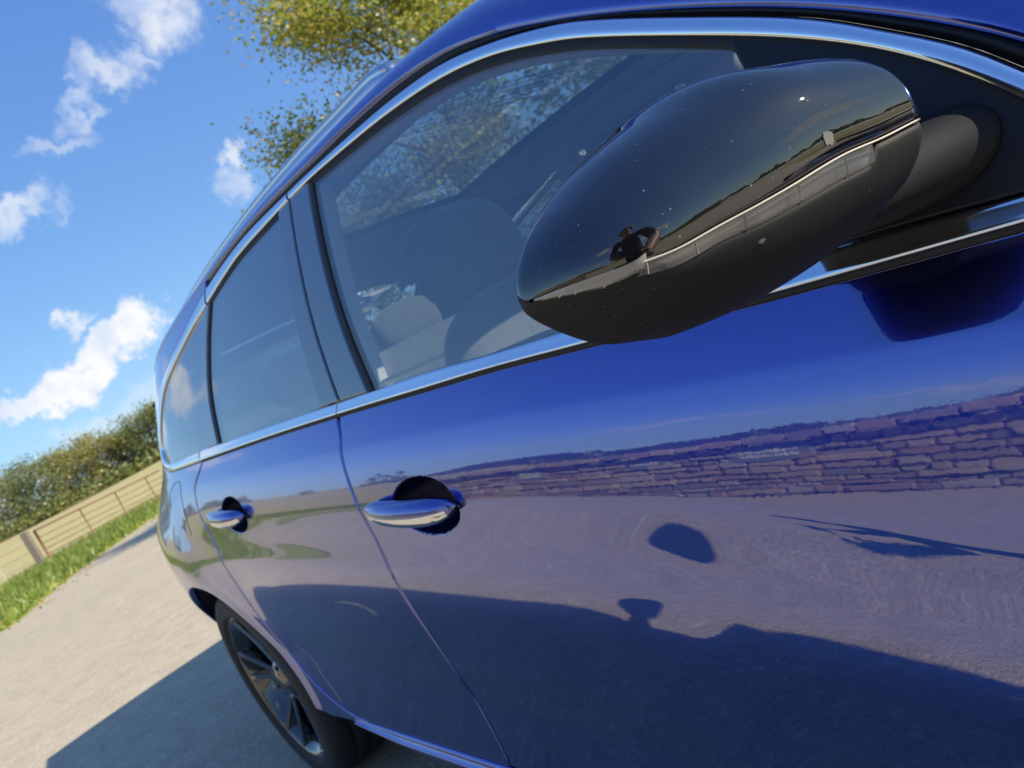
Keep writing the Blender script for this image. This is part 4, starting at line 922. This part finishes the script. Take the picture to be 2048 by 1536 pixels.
# ---- door mirror
MY0, MY1, MX0, MX1 = -.8887, -1.0620, -.5962, -.6337
uk = (1-np.cos(np.pi*np.linspace(0, 1, 9)))/2; UE = 1.03
vk = np.sqrt(UE-uk)        # shell tapers to a rounded tip at u = UE
mzc = pch(list(vk)+[0.], [1.022, 1.0226, 1.0236, 1.026, 1.0235, 1.0212, 1.0185, 1.0195, 1.0205, 1.022])
mH = pch(list(vk)+[0.], [.0571, .0597, .0640, .0675, .0622, .0541, .0430, .0278, .0187, .0])
mD = pch(list(vk)+[.08, 0.], [.1098, .1089, .1063, .1013, .0936, .0814, .0684, .0525, .0410, .0225, 0.])
def msec(u, th):
    """point of the mirror shell: u 0 inboard to UE outboard, th around it, 0 = forward"""
    uu = min(max(u, 0), UE); y = MY0+(MY1-MY0)*uu; v = math.sqrt(max(0, UE-uu)); k = 1.
    if u < 0: k = math.cos(math.asin(min(1, -u/.06))); y += .012*(-u/.06); k = .8+.2*k if u > -.0599 else 0.
    D = float(mD(v)); H = float(mH(v))*k; xb = MX0+(MX1-MX0)*uu; c, s = math.cos(th), math.sin(th); p = 2/2.3
    C = math.copysign(abs(c)**p, c); S = math.copysign(abs(s)**p, s); xm = D*.35*(1-k)
    x = xb+xm+((D-xm)*C*k if C > 0 else (min(.03, .4*D)+xm)*C*k)
    if S < 0: H *= float(np.interp(v, [0, .18, .45, .65], [.42, .54, .88, 1.]))      # the underside rises to the tip
    return np.array([x if k < 1 else xb+(D*C if C > 0 else min(.03, .4*D)*C), y, float(mzc(v))+H*S])
us = np.r_[-.06, -.0598, -.055, -.04, -.02, np.linspace(0, .85, 44), UE-np.linspace(math.sqrt(UE-.86), .012, 26)**2]
def shell(name, t0, t1, m, par, k, scale=0., u0=-9, u1=9, lip=True):
    rows = []
    for u in us:
        if not u0 <= u <= u1: continue
        a0 = t0(u) if callable(t0) else t0; a1 = t1(u) if callable(t1) else t1
        th = np.linspace(a0, a1, k); r_ = [msec(u, t) for t in th]
        if lip and u < .97:      # turned-in edges
            cen = np.array([MX0+.03, r_[0][1], float(mzc(math.sqrt(max(0, UE-max(u, 0)))))])
            def tin(p, q): dvec = cen-p; return p+dvec/np.linalg.norm(dvec)*q
            r_ = [tin(r_[0], .004), tin(r_[0], .0008)]+r_[1:-1]+[tin(r_[-1], .0008), tin(r_[-1], .004)]
        elif lip: r_ = [r_[0]]+r_+[r_[-1]]
        if scale: cen = np.array([MX0+.03, r_[0][1], float(mzc(math.sqrt(max(0, UE-max(u, 0)))))]); r_ = [p+(p-cen)/np.linalg.norm(p-cen)*scale for p in r_]
        rows.append(r_)
    return loft(name, rows, m, par)
mir = bpy.data.objects.new('door_mirror', None); link(mir, car)
LINE = R(-7)
def strip_bottom(u): return R(float(np.interp(u, [0, .18, .19, .25, .55, .72, .93, 1.0, 1.05], [-7.6, -7.6, -14.5, -15.5, -15, -14.5, -20, -36, -60])))
shell('mirror_cap', LINE+R(.5), R(150), M['mirror_black'], mir, 60)
shell('mirror_lower_shell', lambda u: strip_bottom(u)-R(.6), R(-150), M['mirror_plastic'], mir, 46)
bpy.context.view_layer.update()
shell('indicator_lens', LINE-R(.1), strip_bottom, M['lens'], mir, 8, u0=.185, lip=False)
shell('indicator_reflector', LINE+R(1), lambda u: strip_bottom(u)-R(2), M['lamp_dull'], mir, 6, scale=-.0035, u0=.17, lip=False)
for u in (.30, .47, .64, .78, .90, .975, 1.008, 1.02):     # ribs between the indicator's cells
    mb = MB(); mb.tube([msec(u, LINE-R(1))*1.0, msec(u, (LINE+strip_bottom(u))/2), msec(u, strip_bottom(u)+R(.5))], .0005, 5); mb.build('indicator_rib', M['cut_alloy'], mir)
rows = [[msec(u, t) for t in np.linspace(R(150), R(210), 12)] for u in us]
shellback = loft('mirror_rim', rows, M['mirror_plastic'], mir)
mb = MB()
V = [msec(u, R(155)) for u in np.linspace(.06, .90, 20)]+[msec(u, R(205)) for u in np.linspace(.90, .06, 20)]
V = [p+np.array([-.002, 0, 0]) for p in V]; mesh_obj('mirror_glass', V, [tuple(range(len(V)))], M['bright_chrome'], mir, False)
# added pale tube: painted sunlit edge highlight where cap meets lower shell
mb = MB(); mb.tube([msec(u, LINE+R(.2)) for u in us if 0 <= u], .0006, 6); mb.build('seam_highlight', M['seam'], mir, True)
rs_ = random.Random(4)
for uc, tc_, rr_ in ((.33, .5, .0030), (.60, -24, .0018)):      # dried bird droppings
    V = [msec(uc, R(tc_))]+[msec(uc+rr_*math.cos(a_)*rs_.uniform(.7, 1.1)/.167, R(tc_+rr_*math.sin(a_)*rs_.uniform(.5, .8)/.05*57)) for a_ in np.linspace(0, 2*math.pi, 18, endpoint=False)]
    V = [p+np.array([.0004, -.0003, .0001]) for p in V]; mesh_obj('dropping', V, [(0, 1+i, 1+(i+1) % 18) for i in range(18)], M['droppings'], mir)
# foot: from the sail to the underside of the shell
foot_base = [(-.470, .990), (-.478, .970), (-.500, .956), (-.545, .953), (-.60, .955), (-.632, .962), (-.637, .975), (-.612, .990), (-.565, 1.004), (-.515, 1.012), (-.484, 1.008)]
fb = np.array(foot_base); fbc = fb.mean(0); rows = []
for t, sc_, yo in ((0, 1.0, -.006), (.12, .96, .004), (.3, .89, .016), (.55, .81, .036), (.8, .74, .056), (1, .69, .078)):
    r_ = []
    P = resample(fb, .02) if False else fb
    for p in P:
        q = fbc+(p-fbc)*np.array([sc_, sc_*(1-.18*t)])+np.array([-.010*t-.042*t*float(np.clip((p[0]+.56)/.09, 0, 1)), .004*t]); r_.append((q[0], -(float(upper(p[0], p[1]))+yo), q[1]))
    rows.append(r_)
ft = loft('mirror_foot', rows, M['stalk'], mir, closed_c=True, caps=True, flip=True)
sm = ft.modifiers.new('round', 'SUBSURF'); sm.levels = 2; sm.render_levels = 2
# ---- cabin
def blob(name, c, size, m, par, e1=3.2, rot=0., k=20, taper=0.):
    """rounded cushion: superellipsoid, leaning by rot about y"""
    rows = []
    for i in range(k+1):
        v = -math.pi/2+math.pi*i/k; cv, sv = math.cos(v), math.sin(v); r_ = []
        for j in range(2*k):
            u = 2*math.pi*j/(2*k); f = lambda q: math.copysign(abs(q)**(2/e1), q)
            z = size[2]/2*f(sv); tp = 1-taper*(z/size[2]+.5); x = size[0]/2*f(cv)*f(math.cos(u)); y = size[1]/2*f(cv)*f(math.sin(u))*tp
            r_.append((c[0]+x*math.cos(rot)+z*math.sin(rot), c[1]+y, c[2]-x*math.sin(rot)+z*math.cos(rot)))
        rows.append(r_)
    return loft(name, rows, m, par, closed_c=True)
def seat(x, y, w=.50):
    e = bpy.data.objects.new('seat', None); link(e, car); e.location = (x, y, 0)
    blob('cushion', (.26, 0, .43), (.56, w, .17), M['cloth'], e, 4)
    blob('backrest', (-.08, 0, .76), (.15, w, .62), M['cloth'], e, 3.6, -.32, taper=.16)
    for q in (-1, 1): blob('bolster', (-.04, q*w*.40, .72), (.20, .10, .46), M['inside'], e, 3, -.32)
    blob('headrest', (-.21, 0, 1.145), (.115, .27, .20), M['cloth'], e, 3.0, -.22)
    for q in (-.06, .06): mb = MB(); mb.tube([(-.20, q, 1.0), (-.215, q, 1.10)], .006, 8); mb.build('headrest_post', M['cut_alloy'], e)
    return e
seat(-1.34, -.37); seat(-1.34, .37)
be = bpy.data.objects.new('rear_bench', None); link(be, car)
blob('cushion', (-1.98, 0, .45), (.55, 1.26, .18), M['cloth'], be, 5)
blob('backrest', (-2.32, 0, .76), (.16, 1.28, .60), M['cloth'], be, 5, -.35)
for y in (-.40, 0, .40): blob('headrest', (-2.47, y, 1.10), (.10, .25, .15), M['cloth'], be, 3, -.25)
blob('dashboard', (-.12, 0, .80), (.72, 1.42, .36), M['inside'], car, 4)
sw = bpy.data.objects.new('steering_wheel', None); link(sw, car)
rows = []
for i in range(40):
    a_ = 2*math.pi*i/40; rows.append([(-.66+.16*math.sin(.35)*math.sin(a_)*.0+(.168+.014*math.cos(b_))*math.sin(a_)*math.sin(.42)+.014*math.sin(b_)*math.cos(.42), -.37+(.168+.014*math.cos(b_))*math.cos(a_), .93+(.168+.014*math.cos(b_))*math.sin(a_)*math.cos(.42)-.014*math.sin(b_)*math.sin(.42)) for b_ in np.linspace(0, 2*math.pi, 10, endpoint=False)])
loft('wheel_ring', rows+[rows[0]], M['inside'], sw, closed_c=True)
blob('wheel_boss', (-.65, -.37, .93), (.06, .17, .11), M['inside'], sw, 3, .4)
mb = MB(); mb.box((-.655, -.37, .925), (.016, .32, .022)); mb.tube([(-.60, -.37, .91), (-.35, -.37, .80)], .04, 10); mb.build('wheel_spoke', M['inside'], sw)
rows = []
for x in np.linspace(HEAD-.02, -3.2, 40):
    r_ = mirror_rows(roof_row(x, 24)); rows.append([(p[0], p[1]*.965, p[2]-.028) for p in r_])
with_hole('headlining', rows, M['lining'], False, -.02)
mb = MB(); mb.box((-1.5, 0, .31), (3.4, 1.5, .02)); mb.build('cabin_floor', M['inside'], car)
for s in (-1, 1):
    rows = [[(x, s*(float(lower(x, z, False))-.065-.02*(z < .6)), z) for x in np.linspace(-.3, -2.30, 30)] for z in np.linspace(.33, .975, 10)]
    rows = [[(p[0], p[1], min(p[2], float(zb(p[0]))+.012)) for p in r_] for r_ in rows]
    loft('door_card', rows, M['inside'], car, flip=(s < 0))
    # inner pillar linings
    for pts in (list(zip(BG[:, 0], BG[:, 1])),):
        rows = [[(x+dx_, s*(float(upper(x, z))-dy_), z) for dx_, dy_ in ((.10, .012), (.085, .05), (0, .062), (-.055, .05), (-.07, .012))] for x, z in pts]
        loft('pillar_lining', rows, M['lining'], car, flip=(s > 0))
    rows = [[(x+dx_, s*(float(upper(x, z))-dy_), z) for dx_, dy_ in ((.03, .012), (.0, .05), (-.07, .06), (-.11, .012))] for x, z in zip(QTR[:, 0], QTR[:, 1])]
    loft('pillar_lining', rows, M['lining'], car, flip=(s > 0))
    rows = []
    for x in np.linspace(-.45, -2.3, 40):
        z = float(zs_(x)); h = float(upper(x, z)); rows.append([(x, s*(h-.012), z-.03), (x, s*(h-.04), z-.05), (x, s*(h-.075), z-.03), (x, s*(h-.10), z-.0)])
    loft('roof_lining_rail', rows, M['lining'], car, flip=(s < 0))
blob('interior_mirror', (-.62, 0, 1.27), (.05, .24, .07), M['inside'], car, 3)

# ---- the same panels mirrored on the car's left side
def mirror_tree(o, parent):
    c = o.copy(); COL.objects.link(c); c.parent = parent
    for ch in [q for q in bpy.data.objects if q.parent == o]: 
        if ch.name.split('.')[0] not in ('fuel_flap_seam',): mirror_tree(ch, c)
    return c
for o in [q for q in bpy.data.objects if q.parent == car and q.name.split('.')[0] in ('front_door', 'rear_door', 'rear_quarter_panel', 'front_wing', 'sill', 'belt_seal', 'roof_seal', 'glass_run_seal', 'door_mirror')]:
    c = mirror_tree(o, car); c.scale = (1, -1, 1)
# ================================================================== the photographer, mirrored in the paintwork
M['skin'] = mat('skin', (.50, .30, .21), .5, noise=(30, .4, (.42, .23, .16))); M['shirt'] = mat('black_tshirt', (.012, .012, .014), .9); M['jeans'] = mat('dark_jeans', (.03, .04, .07), .9, noise=(200, .5, (.05, .06, .09)))
M['hair'] = mat('brown_hair', (.04, .025, .015), .7); M['shoe'] = mat('grey_trainers', (.12, .12, .12), .7); M['phone'] = mat('phone_black', (.01, .01, .012), .15, 0, 1.)
def person():
    f2 = np.array([-.80, .60, 0]); r2 = np.array([.60, .80, 0]); C = np.array([.12, -1.72, 0]); up = np.array([0, 0, 1.])
    P = lambda a, b, z: C+f2*a+r2*b+up*z
    J = {'pelvis': (P(0, 0, .94), .135), 'waist': (P(.01, 0, 1.08), .125), 'chest': (P(.03, 0, 1.27), .15), 'neckb': (P(.05, 0, 1.45), .075), 'neck': (P(.075, 0, 1.51), .055), 'jaw': (P(.115, 0, 1.565), .066), 'head': (P(.115, 0, 1.645), .088), 'crown': (P(.10, 0, 1.71), .07)}
    E_ = [('pelvis', 'waist'), ('waist', 'chest'), ('chest', 'neckb'), ('neckb', 'neck'), ('neck', 'jaw'), ('jaw', 'head'), ('head', 'crown')]
    hands = []
    for s, nm in ((1, 'r'), (-1, 'l')):
        sh = P(.04, .185*s, 1.40); el = P(.15, (.27 if s < 0 else .24)*s, 1.13); grip = CAM-CF*.035+CR*(.085*s)-CU*.005; wr = grip-f2*.085+r2*(.012*s)-up*.012
        J['sh'+nm] = (sh, .072); J['el'+nm] = (el, .056); J['fa'+nm] = ((el*.6+wr*.4), .054); J['wr'+nm] = (wr, .034)
        E_ += [('neckb', 'sh'+nm), ('sh'+nm, 'el'+nm), ('el'+nm, 'fa'+nm), ('fa'+nm, 'wr'+nm)]
        hp = P(0, .095*s, .88); kn = P(.03+.03*s, .115*s, .50); an = P(-.01+.05*s, .13*s, .09); toe = P(.15+.05*s, .155*s, .045); heel = P(-.05+.05*s, .13*s, .045)
        J['hp'+nm] = (hp, .10); J['kn'+nm] = (kn, .065); J['ca'+nm] = ((kn*.6+an*.4)-f2*.015, .058); J['an'+nm] = (an, .042); J['toe'+nm] = (toe, .038); J['heel'+nm] = (heel, .04)
        E_ += [('pelvis', 'hp'+nm), ('hp'+nm, 'kn'+nm), ('kn'+nm, 'ca'+nm), ('ca'+nm, 'an'+nm), ('an'+nm, 'toe'+nm), ('an'+nm, 'heel'+nm)]
        pm = (wr*.45+grip*.55)-CF*.012; J['pm'+nm] = (pm, .030); E_ += [('wr'+nm, 'pm'+nm)]; hands.append((nm, s, wr, pm, grip))
        for q in range(4):       # fingers wrap round the edge of the phone
            b = pm+CU*(.030-.020*q)+CR*(.006*s); k1 = grip+CU*(.034-.021*q)+CR*(.020*s)-CF*.006; k2 = grip+CU*(.033-.020*q)+CR*(.014*s)+CF*.014; tp = grip+CU*(.031-.019*q)-CR*((.010+.004*(q in (1, 2)))*s)+CF*.017
            for i, (p_, r_) in enumerate(((b, .0105), (k1, .0095), (k2, .0085), (tp, .007))):
                J['f%d%d%s' % (q, i, nm)] = (p_, r_)
            E_ += [('pm'+nm, 'f%d0%s' % (q, nm)), ('f%d0%s' % (q, nm), 'f%d1%s' % (q, nm)), ('f%d1%s' % (q, nm), 'f%d2%s' % (q, nm)), ('f%d2%s' % (q, nm), 'f%d3%s' % (q, nm))]
        t0 = pm-CR*(.012*s)+CU*.026-CF*.004; t1 = grip-CR*(.030*s)+CU*.022-CF*.020; J['t0'+nm] = (t0, .012); J['t1'+nm] = (t1, .009); E_ += [('pm'+nm, 't0'+nm), ('t0'+nm, 't1'+nm)]
    names = list(J); me = bpy.data.meshes.new('person'); me.from_pydata([tuple(J[k][0]) for k in names], [(names.index(a), names.index(b)) for a, b in E_], [])
    o = bpy.data.objects.new('person', me); link(o)
    md = o.modifiers.new('skin', 'SKIN'); md.use_smooth_shade = True; md.branch_smoothing = .4
    sv = me.skin_vertices[0].data
    for i, k in enumerate(names):
        r_ = J[k][1]; sv[i].radius = (r_, r_)
        if k in ('pelvis', 'waist', 'chest'): sv[i].radius = (r_*1.05, r_*.85)
        sv[i].use_root = (k == 'pelvis')
    ss = o.modifiers.new('smooth', 'SUBSURF'); ss.levels = 1; ss.render_levels = 1
    dg = bpy.context.evaluated_depsgraph_get(); me2 = bpy.data.meshes.new_from_object(o.evaluated_get(dg)); o.modifiers.clear(); o.data = me2
    for m in (M['skin'], M['shirt'], M['jeans'], M['shoe']): me2.materials.append(m)
    el_ = {s: J['el'+s][0] for s in 'rl'}; sh_ = {s: J['sh'+s][0] for s in 'rl'}
    for p in me2.polygons:
        c = np.array(p.center); z = c[2]; k = 0; lat = float((c-C) @ r2); fw = float((c-C) @ f2)
        if z < .085: k = 3
        elif z < .96 and abs(fw) < .24: k = 2
        elif z < 1.47 and abs(lat) < .20 and fw < .20 and z > .95: k = 1
        else:
            for s in 'rl':
                if np.linalg.norm(c-sh_[s]) < np.linalg.norm(el_[s]-sh_[s])*.80 and z < 1.48: k = 1
        p.material_index = k; p.use_smooth = True
    tag(o, 'person in a black T-shirt and jeans holding up a phone, mirrored in the paint', 'person')
    # head details: hair cap, nose, ears, eyes, mouth
    hd = P(.115, 0, 1.645)
    rows = []
    for i in range(9):
        v = R(-8+98*i/8); rows.append([tuple(hd+f2*(-.012)+(f2*math.cos(u)*(.098 if math.cos(u) < .2 else .088)+r2*math.sin(u)*.094)*math.cos(v)+up*(.104*math.sin(v)+(.045*max(0, math.cos(u)) if i == 0 else 0))) for u in np.linspace(0, 2*math.pi, 28, endpoint=False)])
    loft('hair', rows, M['hair'], o, closed_c=True)
    mbx = MB(); nb_ = hd+f2*.085; mbx.tube([nb_+up*.015, nb_+f2*.012-up*.018, nb_+f2*.004-up*.03], [.008, .013, .009], 8); mbx.build('nose', M['skin'], o, True)
    for s in (1, -1):
        mbx = MB(); c = hd+r2*(.088*s)-up*.005; mbx.tube([c-up*.028, c+r2*.008*s, c+up*.028-f2*.006], [.008, .015, .009], 8); mbx.build('ear', M['skin'], o, True)
        mbx = MB(); c = hd+f2*.080+r2*(.032*s)+up*.002; mbx.tube([c-r2*.013, c+f2*.006, c+r2*.013], [.003, .009, .003], 8); mbx.build('eye', M['lamp_clear'], o, True)
    mbx = MB(); c = hd+f2*.083-up*.055; mbx.tube([c-r2*.022-f2*.006, c, c+r2*.022-f2*.006], [.003, .006, .003], 6); mbx.build('mouth', M['skin'], o, True)
    # the phone itself, just behind the lens
    ph = bpy.data.objects.new('phone', None); link(ph); cc = CAM-CF*.018-CR*.052+CU*.018
    ph.matrix_world = Matrix(((CR[0], CU[0], -CF[0], cc[0]), (CR[1], CU[1], -CF[1], cc[1]), (CR[2], CU[2], -CF[2], cc[2]), (0, 0, 0, 1)))
    k = 8; out = []
    for sx, sy, a0 in ((1, 1, 0), (-1, 1, 90), (-1, -1, 180), (1, -1, 270)):
        for t in np.linspace(0, 90, k): out.append((sx*(.074-.010)+.010*math.cos(R(a0+t)), sy*(.036-.010)+.010*math.sin(R(a0+t))))
    loft('case', [[(x*q, y*q, z) for x, y in out] for z, q in ((-.004, .985), (-.003, 1), (.003, 1), (.004, .985))], M['phone'], ph, closed_c=True, caps=True)
    loft('camera_bump', [[(.052+.020*math.cos(a)*q, -.018*0-.0+.0+(-.018)+.016*math.sin(a)*q, z) for a in np.linspace(0, 2*math.pi, 20, endpoint=False)] for z, q in ((-.004, 1), (-.007, .95))], M['phone'], ph, closed_c=True, caps=True)
    tag(ph, 'black phone held up in both hands by the person', 'phone')
person()
